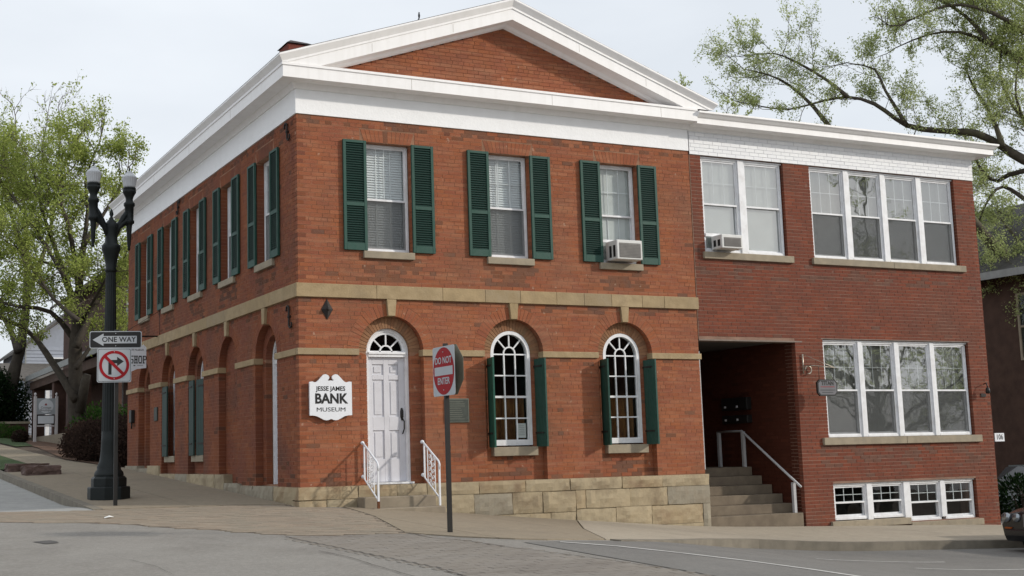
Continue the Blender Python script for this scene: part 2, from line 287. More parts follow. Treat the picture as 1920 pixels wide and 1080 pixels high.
def inst(name, me, parent, loc):          # object sharing mesh data, world location loc
    o = bpy.data.objects.new(name, me); COL.objects.link(o); b = ORG[parent.name]; o.parent = parent
    o.location = (loc[0]-b[0], loc[1]-b[1], loc[2]-b[2]); return o
def text(s, size, depth, M_, name, m, parent=None, bold=0.0, xs=1.0, space=1.0, **pr):
    cu = bpy.data.curves.new(name, 'FONT'); cu.body = s; cu.size = size; cu.extrude = depth; cu.offset = bold; cu.align_x = 'CENTER'; cu.align_y = 'CENTER'; cu.space_character = space; cu.resolution_u = 3
    t = bpy.data.objects.new('tmp', cu); COL.objects.link(t); dg = bpy.context.evaluated_depsgraph_get()
    me = bpy.data.meshes.new_from_object(t.evaluated_get(dg)); bpy.data.objects.remove(t); bpy.data.curves.remove(cu)
    me.transform(M_ @ Matrix.Diagonal((xs, 1, 1, 1))); o3 = Vector(ORG[parent.name]); me.transform(Matrix.Translation(-o3)); me.name = name
    me.materials.clear(); me.materials.append(MT[m]); o = bpy.data.objects.new(name, me); COL.objects.link(o); o.parent = parent; ORG[o.name] = ORG[parent.name]
    for k, v in pr.items(): o[k] = v
    return o
def basis(o, r, u):
    r = Vector(r).normalized(); u = Vector(u); u = (u-r*u.dot(r)).normalized(); n = r.cross(u)
    return Matrix(((r.x, u.x, n.x, o[0]), (r.y, u.y, n.y, o[1]), (r.z, u.z, n.z, o[2]), (0, 0, 0, 1)))
# ------------------------------------------------------------------ ground levels
BX = [(-60, -.9), (-20, -.62), (-10, -.44), (-4, -.33), (0, -.27), (1.2, -.34), (4, -.62), (7.7, -.94), (10, -1.03), (15, -1.21), (22, -1.85), (40, -2.9), (120, -6)]
BXx = [a for a, _ in BX]; BXz = [b for _, b in BX]
def G(X, Y):
    z = sum(np.interp(X+o, BXx, BXz) for o in (-.8, -.4, 0, .4, .8))/5
    Y = max(-45, min(75, Y)); return float(z+(.048*Y if Y > 0 else .036*Y))
def ss(x, a, b): t = max(0, min(1, (x-a)/(b-a))); return t*t*(3-2*t)
def RD(X, Y): return G(X, Y)-.014-.12*max(ss(X, 2.6, 6.0)*ss(-Y, 0, 1), ss(Y, 1.2, 4)*(1-ss(X, -1.5, -.5)), ss(X, 18, 24))
def clip(poly, x0, x1, y0, y1):
    for ax, lim, sg in ((0, x0, 1), (0, x1, -1), (1, y0, 1), (1, y1, -1)):
        out = []
        for i in range(len(poly)):
            a, b = poly[i-1], poly[i]; ia = (a[ax]-lim)*sg >= 0; ib = (b[ax]-lim)*sg >= 0
            if ia != ib:
                t = (lim-a[ax])/(b[ax]-a[ax]); out.append((a[0]+(b[0]-a[0])*t, a[1]+(b[1]-a[1])*t))
            if ib: out.append(b)
        poly = out
        if len(poly) < 3: return []
    o = []
    for p in poly:
        if not o or math.dist(p, o[-1]) > 1e-4: o.append(p)
    if len(o) > 2 and math.dist(o[0], o[-1]) < 1e-4: o.pop()
    return o if len(o) > 2 else []
def area(p): return sum(p[i-1][0]*p[i][1]-p[i][0]*p[i-1][1] for i in range(len(p)))/2
def cells(poly, nx, ny, gap=0.0, ox=0, oy=0):
    xs = [p[0] for p in poly]; ys = [p[1] for p in poly]
    i0 = math.floor((min(xs)-ox)/nx); i1 = math.ceil((max(xs)-ox)/nx); j0 = math.floor((min(ys)-oy)/ny); j1 = math.ceil((max(ys)-oy)/ny)
    for i in range(i0, i1):
        for j in range(j0, j1):
            c = clip(poly, ox+i*nx+gap, ox+(i+1)*nx-gap, oy+j*ny+gap, oy+(j+1)*ny-gap)
            if c and abs(area(c)) > .003: yield c
def inside(p, poly):
    c = False
    for i in range(len(poly)):
        a, b = poly[i-1], poly[i]
        if (a[1] > p[1]) != (b[1] > p[1]) and p[0] < (b[0]-a[0])*(p[1]-a[1])/(b[1]-a[1])+a[0]: c = not c
    return c
def ccw(p): return p if area(p) > 0 else p[::-1]
def sheet(name, poly, zf, m, nx=.5, ny=.5, **pr):
    b = MB(); idx = {}
    for c in cells(ccw(poly), nx, ny):
        ids = []
        for p in c:
            k = (round(p[0], 4), round(p[1], 4))
            if k not in idx: idx[k] = len(b.v); b.v.append((p[0], p[1], zf(*p)))
            ids.append(idx[k])
        b.f.append(ids); b.mi.append(0); b.tone.append(0); b.sm.append(True)
    return b.build(name, m, kind='structure', **pr)
# terrain, roads
sheet('ground', [(-220, -160), (260, -160), (260, 300), (-220, 300)], lambda x, y: G(x, y)-.42, 'soil', 8, 8)
sheet('road', [(-34, -40), (60, -40), (60, 1.5), (-34, 1.5)], RD, 'asphalt')
sheet('front_street', [(.35, -11.5), (46, -11.5), (46, -3.0), (5.5, -3.0), (2.0, -5.7), (.35, -6.3)], lambda x, y: RD(x, y)+.004, 'asphr')
sheet('side_street', [(-11, 1.6), (-2.9, 1.15), (-2.9, 90), (-11, 90)], lambda x, y: RD(x, y)+.004, 'concg')
# pavers: corner field and crosswalks
FIELD = [(-4.9, 2.35), (-4.2, 1.93), (-3.34, 1.31), (-2.9, 1.18), (-1.4, .8), (-.05, .42), (-.05, -.12), (.2, -.12), (.62, -.5), (.3, -2.2), (-.42, -4.83), (-1.3, -4.62), (-1.6, -4.35), (-1.85, -3.93), (-2.24, -2.99), (-2.72, -2.17), (-2.98, -1.48), (-3.49, -.81), (-4.43, .07), (-5.6, .9), (-6, 2.7)]
XWALK = [(-1.6, -4.37), (-1.3, -4.64), (-.42, -4.85), (-.2, -6.01), (0, -7.29), (.22, -8.6), (.3, -9.9), (.3, -14), (-1.5, -14), (-1.6, -8.66), (-1.55, -8.0), (-1.64, -6.71), (-1.75, -5.12), (-1.75, -4.4)]
def paving(name, poly, m, mbed, ang, lift):
    bed = sheet(name, poly, lambda x, y: RD(x, y)+lift, mbed, .5, .5)
    ORG[bed.name] = (0, 0, 0)
    xs = [p[0] for p in poly]; ys = [p[1] for p in poly]; Lp, Wp, j = .235, .115, .007
    ca, sa = math.cos(ang), math.sin(ang); items = []
    n = int(14/Wp)
    for r in range(-n, n):
        for k in range(-int(14/Lp), int(14/Lp)):
            a = k*Lp+(r % 2)*Lp/2; b_ = r*Wp; cx, cy = (min(xs)+max(xs))/2, (min(ys)+max(ys))/2
            x, y = cx+a*ca-b_*sa, cy+a*sa+b_*ca
            if inside((x, y), poly): items.append((x, y))
    items.sort(key=lambda p: (p[0]-CAM.x)**2+(p[1]-CAM.y)**2)
    items = [p for p in items if (p[1]-CAM.y)*math.sin(.0) + p[1] > -10.2]
    vis = [p for p in items if (Vector((p[0], p[1], 0))-CAM).dot(_f) > 9.2 and p[0] > -5.6]
    rest = [p for p in items if p not in set(vis[:300])]
    b = MB(); h = Lp/2-j/2; q = Wp/2-j/2
    b.add([(x*ca-y*sa, x*sa+y*ca, z) for z in (-.03, 0) for x, y in ((-h, -q), (h, -q), (h, q), (-h, q))], [(4, 5, 6, 7), (0, 1, 5, 4), (1, 2, 6, 5), (2, 3, 7, 6), (3, 0, 4, 7)])
    pm = b.build('paver', m); me = pm.data; bpy.data.objects.remove(pm)
    for x, y in vis[:300]:
        o = inst('paver', me, bed, (x, y, RD(x, y)+lift+.006+random.uniform(-.0015, .0015)))
        e = .3; gx = (RD(x+e, y)-RD(x-e, y))/(2*e); gy = (RD(x, y+e)-RD(x, y-e))/(2*e); o.rotation_euler = (math.atan(gy), -math.atan(gx), 0)
    b = MB()
    for x, y in rest:
        b.ct = random.random(); dz = random.uniform(-.0015, .0015); pts = [(x+u*ca-v*sa, y+u*sa+v*ca) for u, v in ((-h, -q), (h, -q), (h, q), (-h, q))]
        b.slab(pts, lambda X, Y: RD(X, Y)+lift-.02, lambda X, Y: RD(X, Y)+lift+.006+dz)
    b.build('paver_courses', m, bed, kind='stuff')
paving('corner_paving', FIELD, 'paver', 'bed', math.radians(-38), .0005)
paving('crosswalk_paving', XWALK, 'paverg', 'bedg', math.radians(4), -.001)
# sidewalks of concrete panels
def slabs(name, poly, m, nx, ny, ox=0, oy=0, gap=.005, top=lambda x, y: G(x, y)):
    base = sheet(name, poly, lambda x, y: top(x, y)-.014, 'bed', .5, .5); ORG[base.name] = (0, 0, 0)
    for c in cells(ccw(poly), nx, ny, gap, ox, oy):
        b = MB(); 
        for cc in cells(c, .6, .6): b.slab(cc, lambda x, y: top(x, y)-.16, top)
        b.build('concrete_panel', m, base)
    return base
LW = [(-2.78, 1.16), (-1.4, .81), (-.06, .45), (-.06, 12.1), (.1, 12.3), (-.2, 13.2), (-.6, 17), (-.6, 60), (-1.75, 60), (-1.75, 13.4), (-2.78, 12.4)]
slabs('side_sidewalk', LW, 'conc', 1.5, 1.5, .05, .3)
FW = [(-.42, -4.83), (.3, -2.2), (.62, -.5), (.66, -.1), (4.9, -.1), (3.2, -3.0), (1.9, -5.55), (.85, -5.98), (.45, -5.93), (-.03, -5.56)]
slabs('front_sidewalk', FW, 'conc', 2.4, 2.2, .3, -.4)
FW2 = [(4.93, -.1), (3.23, -3.0), (1.94, -5.52), (2.05, -5.5), (3.3, -4.75), (4.6, -3.9), (5.9, -3.35), (9.1, -3.12), (16, -3.12), (40, -3.12), (40, -.02), (15.2, -.02)]
slabs('front_sidewalk_newer', FW2, 'concl', 2.2, 3.3, .4, 0)
# kerbs
def kerb(name, line, wd, m='kerb', seg=1.8):
    b = MB(); pts = [Vector((*p, 0)) for p in line]; off = []
    for i, p in enumerate(pts):
        t = (pts[min(i+1, len(pts)-1)]-pts[max(i-1, 0)]).normalized(); off.append(Vector((t.y, -t.x, 0))*wd)
    for i in range(len(pts)-1):
        a, c = pts[i], pts[i+1]; n = max(1, int((c-a).length/.6))
        for k in range(n):
            p = a+(c-a)*k/n; q = a+(c-a)*(k+1)/n; po = off[i]+(off[i+1]-off[i])*k/n; qo = off[i]+(off[i+1]-off[i])*(k+1)/n
            b.slab(ccw([(p.x, p.y), (q.x, q.y), (q.x+qo.x, q.y+qo.y), (p.x+po.x, p.y+po.y)]), lambda x, y: G(x, y)-.25, lambda x, y: G(x, y)+.004)
    return b.build(name, m, kind='structure')
kerb('side_kerb', [(-2.93, 1.2), (-2.93, 20), (-2.93, 60)], .15)
kerb('front_kerb', [(2.05, -5.69), (3.35, -4.93), (4.65, -4.07), (5.95, -3.5), (9.1, -3.28), (16, -3.28), (40, -3.28)], -.15)
# lawn, mulch
sheet('verge_grass', [(-2.77, 13.6), (-1.77, 13.9), (-1.77, 60), (-2.77, 60)], lambda x, y: G(x, y)-.004, 'grass', 1, 1)
sheet('lawn', [(-.58, 17.2), (-.18, 13.2), (.12, 12.35), (22, 12.35), (22, 75), (-.58, 75)], lambda x, y: G(x, y)-.02, 'soil', 1, 1)
sheet('mulch_bed', [(-.5, 18), (-.1, 13.2), (4, 12.8), (4, 38), (.6, 38), (.2, 27)], lambda x, y: G(x, y)+.0, 'mulch', .7, .7)
sheet('lawn_grass', [(-.4, 28), (.3, 29), (.9, 36), (.6, 45), (-.5, 45)], lambda x, y: G(x, y)+.012, 'grass', .7, .7)
sheet('driveway', [(15.4, -3.1), (40, -3.1), (40, 30), (15.4, 30)], lambda x, y: G(x, y)-.02, 'asphd', 1, 1)
# markings and cracks
def strip(name, line, w0, w1, zf, m, **pr):
    b = MB(); n = len(line); Ls = []; 
    for i, p in enumerate(line):
        a = Vector(line[max(i-1, 0)]); c = Vector(line[min(i+1, n-1)]); t = (c-a).normalized(); nn_ = Vector((-t.y, t.x)); w_ = (w0+(w1-w0)*i/(n-1))*(1+pr.get('jit', 0)*random.uniform(-1, 1))/2
        Ls.append(((p[0]+nn_.x*w_, p[1]+nn_.y*w_), (p[0]-nn_.x*w_, p[1]-nn_.y*w_)))
    for (a, b1), (c, d) in zip(Ls, Ls[1:]):
        k = len(b.v); b.v += [(*q, zf(*q)) for q in (a, b1, d, c)]; b.f.append([k, k+1, k+2, k+3]); b.mi.append(0); b.tone.append(0); b.sm.append(False)
    return b.build(name, m, kind='structure')
def dens(l, st=.18, j=0.0):
    o = [l[0]]
    for a, b in zip(l, l[1:]):
        n = max(1, int(math.dist(a, b)/st))
        for k in range(1, n+1): o.append((a[0]+(b[0]-a[0])*k/n+(random.uniform(-j, j) if k < n else 0), a[1]+(b[1]-a[1])*k/n+(random.uniform(-j, j) if k < n else 0)))
    return o
ZM = lambda x, y: RD(x, y)+.0085
strip('stop_line', dens([(.82, -6.3), (1.35, -6.68), (1.72, -7.36), (2.01, -8.06), (2.17, -8.83), (2.2, -9.73), (2.2, -12)]), .10, .12, ZM, 'paintw')
for l in ([(5.38, -5.34), (8.01, -5.06)], [(6.26, -6.2), (9.5, -6.0)], [(5.97, -7.83), (7.2, -7.9)]): strip('parking_line', dens(l), .05, .05, ZM, 'paintw')
ZC = lambda x, y: RD(x, y)+.010
for l, a in (([(-1.77, -4.38), (-1.75, -5.12), (-1.69, -5.96), (-1.66, -6.71), (-1.59, -7.5), (-1.56, -8.0), (-1.6, -8.66), (-1.6, -11)], .03), ([(-1.98, -6.04), (-1.93, -6.71), (-1.97, -7.72), (-1.99, -8.42), (-2.1, -10)], .022), ([(-.39, -4.76), (-.42, -5.56), (-.2, -6.01), (-.1, -6.95), (-.02, -7.29), (.18, -8.33), (.28, -9.13), (.3, -11)], .03),
          ([(-3.88, -5.57), (-3.78, -6.3), (-3.79, -7.0)], .012), ([(-3.82, -5.52), (-3.56, -5.38)], .01), ([(-.55, -4.9), (-.3, -5.3), (.2, -5.95), (.75, -6.1)], .016), ([(-3.2, -3.2), (-2.6, -4.0), (-2.5, -4.7)], .010)):
    strip('pavement_crack', dens(l, .14, .008), a*.45, a*.35, ZC, 'tar', jit=.3)
0 and sheet('asphalt_patch', [(-1.95, -8.2), (-1.62, -8.15), (-1.66, -9.2), (-1.7, -10.5), (-2.3, -10.5)], lambda x, y: RD(x, y)+.006, 'asphd', .3, .3)
sheet('utility_cover', [(-4.45, -3.05), (-4.25, -3.0), (-4.15, -3.35), (-4.35, -3.42)], lambda x, y: RD(x, y)+.006, 'asphd', .3, .3)
# ------------------------------------------------------------------ brickwork
W_, D_ = 7.72, 12.17
ZS = 2.13                                     # arch springing
FC = [1.59, 3.865, 6.12]; LC = [1.64, 3.84, 6.04, 8.24, 10.44]
BF = []                                       # bricks of the bank, (T, quad, d0, d1, mat)
def arch_hole(c, r, z0, rr=0):
    def h(z):
        if z < z0: return None
        if z <= ZS: return (c-r, c+r)
        R = r+rr; t = R*R-(z-ZS)**2
        return (c-math.sqrt(t), c+math.sqrt(t)) if t > 0 else None
    h.z = (z0, ZS, ZS+r+rr); return h
def rect_hole(u0, u1, z0, z1):
    def h(z): return (u0, u1) if z0 <= z <= z1 else None
    h.z = (z0, z1); return h
def intervals(z, U0, U1, holes):
    iv = [(U0, U1)]
    for h in holes:
        s = h(z)
        if s:
            nv = []
            for a, b in iv:
                if s[1] <= a or s[0] >= b: nv.append((a, b)); continue
                if s[0] > a: nv.append((a, s[0]))
                if s[1] < b: nv.append((s[1], b))
            iv = nv
    return iv
def lay(store, T, U0f, U1f, z0, z1, n, holes, d0, d1, mi, Lb=.215, j=.0068, shift=0.0, header=6, row0=0, jv=None):
    jv = jv or j
    ph = (z1-z0)/n
    for k in range(n):
        a = z0+k*ph; b = a+ph-j; kk = k+row0
        U0 = U0f(kk, a) if callable(U0f) else U0f; U1 = U1f(kk, a) if callable(U1f) else U1f
        i0 = intervals(a+.002, U0, U1, holes); i1 = intervals(b-.002, U0, U1, holes)
        if len(i0) != len(i1): i1 = i0 = (i0 if len(i0) > len(i1) else i1)
        lb = Lb/2 if header and kk % header == header-1 else Lb
        for (p, q), (p1, q1) in zip(i0, i1):
            off = shift+(lb/2 if kk % 2 else 0)+((kk*37) % 11)*.004
            m0 = math.floor((min(p, p1)-off)/lb); u = off+m0*lb
            first = True
            while u < max(q, q1)-.012:
                v = u+lb-jv; x0 = max(u, p); x1 = min(v, q); y0 = max(u, p1); y1 = min(v, q1)
                if first and u <= min(p, p1)+.03: x0, y0 = p, p1
                if v >= max(q, q1)-.03: x1, y1 = q, q1
                if x1-x0 > .015 and y1-y0 > .0:
                    first = False; jd = random.uniform(-.0018, .0018); store.append((T, ((x0, a), (x1, a), (y1, b), (y0, b)), d0+jd, d1, mi))
                elif x1-x0 > -.5 and y1-y0 > .03:
                    store.append((T, ((x0, a), (max(x1, x0+.004), a), (y1, b), (y0, b)), d0, d1, mi))
                if v >= max(q, q1)-.03: break
                u += lb
def ring(store, T, c, z, r0, r1, d0, d1, mi, n, a0=0, a1=math.pi, j=.008, skip=None):
    for i in range(n):
        p = a0+(a1-a0)*i/n; q = a0+(a1-a0)*(i+1)/n; 
        if skip and skip[0] < (p+q)/2 < skip[1]: continue
        jr0, jr1 = j/2/r0, j/2/r1
        P = lambda r, t: (c+r*math.cos(t), z+r*math.sin(t))
        jd = random.uniform(-.002, .002); store.append((T, (P(r0, q-jr0), P(r0, p+jr0), P(r1, p+jr1), P(r1, q-jr1)), d0+jd, d1, mi))
def soldier(store, T, u0, u1, z0, z1, d0, d1, mi, pw=.073):
    n = round((u1-u0)/pw); c = (u0+u1)/2
    for i in range(n):
        a = u0+(u1-u0)*i/n+.004; b = u0+(u1-u0)*(i+1)/n-.004; f = 1.16
        store.append((T, ((a, z0), (b, z0), (c+(b-c)*f, z1), (c+(a-c)*f, z1)), d0, d1, mi))
def mortar(b, U0, U1, z0, z1, holes, d0, d1, inset=.006, fine=()):
    zs = {z0, z1}
    for h in holes:
        for z in h.z:
            if z0 < z < z1: zs.add(z)
    for (a, c) in fine:
        z = a
        while z < c:
            if z0 < z < z1: zs.add(z)
            z += .02
    zs = sorted(zs)
    for a, c in zip(zs, zs[1:]):
        i0 = intervals(a+1e-4, U0, U1, holes); i1 = intervals(c-1e-4, U0, U1, holes)
        if len(i0) != len(i1): i1 = i0 = (i0 if len(i0) > len(i1) else i1)
        for (p, q), (p1, q1) in zip(i0, i1):
            e0 = inset if p > U0 else 0; e1 = inset if q < U1 else 0
            if q-e1-p-e0 > .002 and q1-e1-p1-e0 > .002: b.quadprism([(p+e0, a), (q-e1, a), (q1-e1, c), (p1+e0, c)], d0, d1)
SIL = .555
def facade(T, centers, U1, doors, blind, mi, corner, mbk):
    # hole sets
    A = [arch_hole(c, .575, -1) for c in centers]; Ar = [arch_hole(c, .575, -1, .205) for c in centers]
    B = []; Br = []
    for i, c in enumerate(centers):
        if i in blind: continue
        z0 = .02 if i in doors else SIL
        B.append(arch_hole(c, .385, z0)); Br.append(arch_hole(c, .385, z0, .19))
    up = [rect_hole(c-.42, c+.42, 3.755, 5.575) for c in centers]; upb = [rect_hole(c-.42, c+.42, 3.755, 5.575) for c in centers]+[rect_hole(c-.50, c+.50, 5.575, 5.785) for c in centers]
    s = BF; j = .13
    if corner == 'front': U0 = lambda k, z: 0.0 if k % 2 == 0 else .108
    else: U0 = lambda k, z: .108 if k % 2 == 0 else 0.0
    if corner == 'left':   # footing blocks replace the lowest courses further up the hill
        foot = [rect_hole(3.0, 4.0, -1, .03), rect_hole(4.0, 8.9, -1, .185), rect_hole(8.9, 13, -1, .36)]
        A = A+foot; Ar = Ar+foot
    imp = 1
    lay(s, T, U0, U1, 0.004, 2.055, 31, Ar, 0, .1305, mi)
    lay(s, T, U0, U1, 2.163, 2.965, 12, Ar, 0, .1305, mi, row0=33)
    lay(s, T, U0, U1, 3.195, 5.94, 41, upb, 0, .14 if corner == 'left' else .105, mi, row0=50)
    for c in centers:
        n = 24; ring(s, T, c, ZS, .575, .775, 0, .1305, mi, 30, skip=(math.pi/2-.11, math.pi/2+.11))
        soldier(s, T, c-.42, c+.42, 5.58, 5.78, .0, .10, mi)
    for i, c in enumerate(centers):
        hs = [arch_hole(c, .385, .02 if i in doors else SIL, .19)] if i not in blind else []
        if corner == 'left': hs = hs+foot
        oh = lambda z, c=c: (max(0, .60**2-(z-ZS)**2))**.5 if z > ZS else .60
        def u0(k, z, c=c): return c-oh(z, c)
        def u1(k, z, c=c): return c+oh(z, c)
        lay(s, T, u0, u1, 0.004, 2.74, 41, hs, .1315, .235, mi)
        if i not in blind: ring(s, T, c, ZS, .385, .572, .129, .235, mi+1 if mi == 0 else 2, 26)
        # window/door jamb bricks below springing: layer B reaches .385 so its ends show by themselves
    b = MB(T); U0m = .006 if corner == 'front' else .25
    fi = [(ZS, 2.72)]
    mortar(b, U0m, U1-.006 if corner == 'front' else U1, -1.0, 3.0, A, .0035, .129, .006, fi)
    b.build('mortar_face', mbk, bank)
    b = MB(T); mortar(b, U0m, U1-.006 if corner == 'front' else U1, -1.0, 3.0, B, .137, .30, .006, fi); mortar(b, U0m, U1-.006 if corner == 'front' else U1, 3.0, 6.45, up, .0035, .30, .006)
    b.build('wall_core', mbk, bank)
bank = thing('bank_building', 'two-storey orange brick corner building with white pediment, green shutters and arched ground-floor openings', 'building', (0, 0, -.27))
# merge bricks
def dirty(it):
    T, q, d0, d1, mi = it; u = (q[0][0]+q[2][0])/2; z = (q[0][1]+q[2][1])/2; r_ = random.random()
    if T in (TF, TL) and mi in (0, 2) and u < 12.3 and z < 6:
        cs = FC if T is TF else LC; p = .012
        if 1.80 < z < 2.06: p = .32*(z-1.80)/.26
        if 2.80 < z < 2.97: p = .35
        if 3.25 < z < 3.63 and min(abs(u-c) for c in cs) < .5: p = .55
        if 5.80 < z < 5.94: p = .35
        if z < .2: p = .25
        if mi == 0 and .1 < z < .42 and min(abs(u-c) for c in cs) < .55: p = .3
        if r_ < p: return (T, q, d0, d1, 4 if mi == 0 else 5)
    return it
def dirty_annex(it):
    T, q, d0, d1, mi = it; u = (q[0][0]+q[2][0])/2; z = (q[0][1]+q[2][1])/2
    if T is TF and mi == 0:
        p = .02
        if .05 < z < .46 and 10.4 < u < 14.8: p = .45*(.35+.65*abs(math.sin(u*2.3)))
        if 3.6 < z < 3.93: p = .28
        if random.random() < p: return (T, q, d0, d1, 3)
    return it
def emit_bricks(store, parent, mats, nmax=300, fn=None):
    if fn: store = [fn(x) for x in store]
    def score(it):
        T, q, d0, d1, mi = it; u = (q[0][0]+q[2][0])/2; z = (q[0][1]+q[2][1])/2; p = Vector(T((u, d0, z))); n = Vector(T((0, -1, 0))) if T in (TF, TL) else T.n
        v = CAM-p; a = abs(area(list(q))); return a*max(0, v.normalized().dot(n))/v.length_squared
    order = sorted(range(len(store)), key=lambda i: -score(store[i])); sel = set(order[:nmax]); cache = {}
    for i in sel:
        T, q, d0, d1, mi = store[i]
        rect = abs(q[0][0]-q[3][0]) < 1e-4 and abs(q[1][0]-q[2][0]) < 1e-4 and abs(q[0][1]-q[1][1]) < 1e-4
        if rect:
            wd = round(q[1][0]-q[0][0], 3); h = round(q[3][1]-q[0][1], 3); k = (T, wd, h, round(d1-.1, 2), mi)
            if k not in cache:
                b = MB(T); b.quadprism([(-wd/2, -h/2), (wd/2, -h/2), (wd/2, h/2), (-wd/2, h/2)], 0, d1-.0); o = b.build('brick', mats[mi]); cache[k] = o.data; bpy.data.objects.remove(o)
            inst('brick', cache[k], parent, T(((q[0][0]+q[1][0])/2, d0, (q[0][1]+q[3][1])/2)))
        else:
            b = MB(T); b.quadprism(q, d0, d1); b.build('brick', mats[mi], parent)
    for nm, ms in (('brick_courses', None),):
        b = {}
        for i, (T, q, d0, d1, mi) in enumerate(store):
            if i in sel: continue
            bb = b.setdefault(T, MB(T)); bb.cm = mi; bb.ct = random.uniform(.01, .99); bb.quadprism(q, d0, d1)
        for T, bb in b.items(): bb.build(nm, mats, parent, kind='stuff')
facade(TF, FC, W_, {0}, set(), 0, 'front', 'mortar')
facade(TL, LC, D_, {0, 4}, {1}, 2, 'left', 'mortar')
# tympanum
SLP, ZT = .343, 8.25
tri_u0 = lambda k, z: 3.86-(7.87-z-.06)/SLP; tri_u1 = lambda k, z: 3.86+(7.87-z-.06)/SLP
lay(BF, TF, tri_u0, tri_u1, 6.55, 7.80, 19, [], 0, .10, 0, row0=3)
b = MB(); b.poly([(.1, 6.42), (7.62, 6.42), (3.86, 7.84)], .006, .25); b.build('gable_core', 'mortar', bank)
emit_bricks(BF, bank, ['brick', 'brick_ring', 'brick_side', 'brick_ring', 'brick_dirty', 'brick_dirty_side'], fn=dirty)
# shell: back wall, right wall, floors (keeps rooms dark), roof
b = MB(); b.box(.31, W_-.31, 11.9, D_, -.9, 6.4); b.box(W_-.3, W_-.006, .31, D_, -.9, 6.4); b.build('rear_wall', 'mortar', bank)
b = MB(); b.box(.31, W_-.31, .31, 11.9, -.15, -.02); b.box(.31, W_-.31, .31, 11.9, 2.95, 3.05); b.box(.31, W_-.31, .31, 11.9, 5.95, 6.05); b.box(.31, W_-.31, 2.6, 2.7, -.02, 5.95); b.box(2.6, 2.7, .31, 11.9, 0, 5.95); b.build('interior_partition', 'dark', bank)
# stone foundation
def stones(T, name, rows, parent, proud, lip, seedm, cut=None):
    for (z0, z1, us, ms) in rows:
        for (a, c), m_ in zip(zip(us, us[1:]), ms):
            b = MB(T); j = .012; pr = -proud+random.uniform(-.008, .006)
            nu = max(2, round((c-a)/.09)); nz = max(2, round((z1-z0)/.07)); m_ = 'found' if m_ == 'lime' else m_
            ua = a+j/2 if a > us[0]-.001 else a; ub = c-j/2; za = z0+.005; zb = z1-.005; dz_ = random.uniform(-.006, .006); b.ct = random.random()
            vs = []; P_ = lambda x, z: noise.noise(Vector((x*6.0, z*7.0, 3.1+a)))
            for iz in range(nz+1):
                for iu in range(nu+1):
                    x = ua+(ub-ua)*iu/nu; z = za+(zb-za)*iz/nz; edge = iu in (0, nu) or iz in (0, nz)
                    xo = noise.noise(Vector((x*5, z*9, 7)))*.006 if edge and iu in (0, nu) and a > us[0] and c < us[-1] else 0; zo = noise.noise(Vector((x*4, z*3, 11)))*.006 if iz in (0, nz) and z1 < -.01 else 0
                    vs.append((x+xo, pr+(.012 if edge else 0)-abs(P_(x, z))*.030+abs(P_(x*2.7, z*2.7))*.012, z+zo+(dz_ if iz == nz and z1 < -.01 else 0)))
            fs = [(iz*(nu+1)+iu, iz*(nu+1)+iu+1, (iz+1)*(nu+1)+iu+1, (iz+1)*(nu+1)+iu) for iz in range(nz) for iu in range(nu)]
            n0 = len(vs); rim = [iu for iu in range(nu+1)]+[iz*(nu+1)+nu for iz in range(1, nz+1)]+[nz*(nu+1)+iu for iu in range(nu-1, -1, -1)]+[iz*(nu+1) for iz in range(nz-1, 0, -1)]
            vs += [(vs[k][0], lip, vs[k][2]) for k in rim]; fs += [(rim[(k+1) % len(rim)], rim[k], n0+k, n0+(k+1) % len(rim)) for k in range(len(rim))]
            b.add(vs, fs); b.build(name, m_, parent)
bl = MB(); 
stones(TF, 'foundation_stone', [
 (-.205, -.002, [-.05, .95, 1.62, 2.15, 3.1, 3.98, 4.85, 5.9, 6.75, 7.775], ['limerust', 'limerust', 'lime', 'lime', 'limerust', 'lime', 'lime', 'limerust', 'lime']),
 (-.46, -.207, [-.045, .42, .93], ['limerust', 'lime']),
 (-.56, -.207, [2.18, 3.0, 3.72, 4.3, 4.95], ['lime', 'limegrey', 'lime', 'lime']), (-.52, -.207, [4.95, 5.15, 6.05, 6.85, 7.775], ['limerust', 'lime', 'lime', 'limegrey']),
 (-.86, -.562, [2.18, 3.35, 4.05, 4.45, 4.95], ['lime', 'lime', 'limerust', 'lime']), (-.86, -.522, [4.95, 5.75, 6.5, 7.6], ['lime', 'lime', 'limerust']),
 (-1.2, -.862, [2.9, 4.1, 5.2, 6.3, 7.6], ['lime']*4), (-1.2, -.522, [7.6, 7.775], ['limegrey'])], bank, .05, .26, 0)
b = MB(); b.box(.0, 7.76, -.02, .25, -1.3, -.01); b.build('foundation_core', 'found', bank)
stones(TL, 'foundation_stone', [(-.30, -.002, [.262, 1.2, 2.25, 3.02], ['limerust', 'limegrey', 'limegrey']), (-.4, .03, [3.02, 4.0], ['limegrey']), (-.4, .185, [4.0, 4.6, 5.6, 6.55, 7.5, 8.05, 8.9], ['lime', 'lime', 'lime', 'limegrey', 'lime', 'lime']),
 (-.4, .36, [8.9, 9.95], ['lime']), (-.4, .36, [10.95, 12.2], ['limegrey']), (-.4, .30, [9.95, 10.95], ['limegrey']), (-.46, -.302, [.262, 1.0, 2.0], ['limegrey', 'limerust'])], bank, .05, .25, 0)
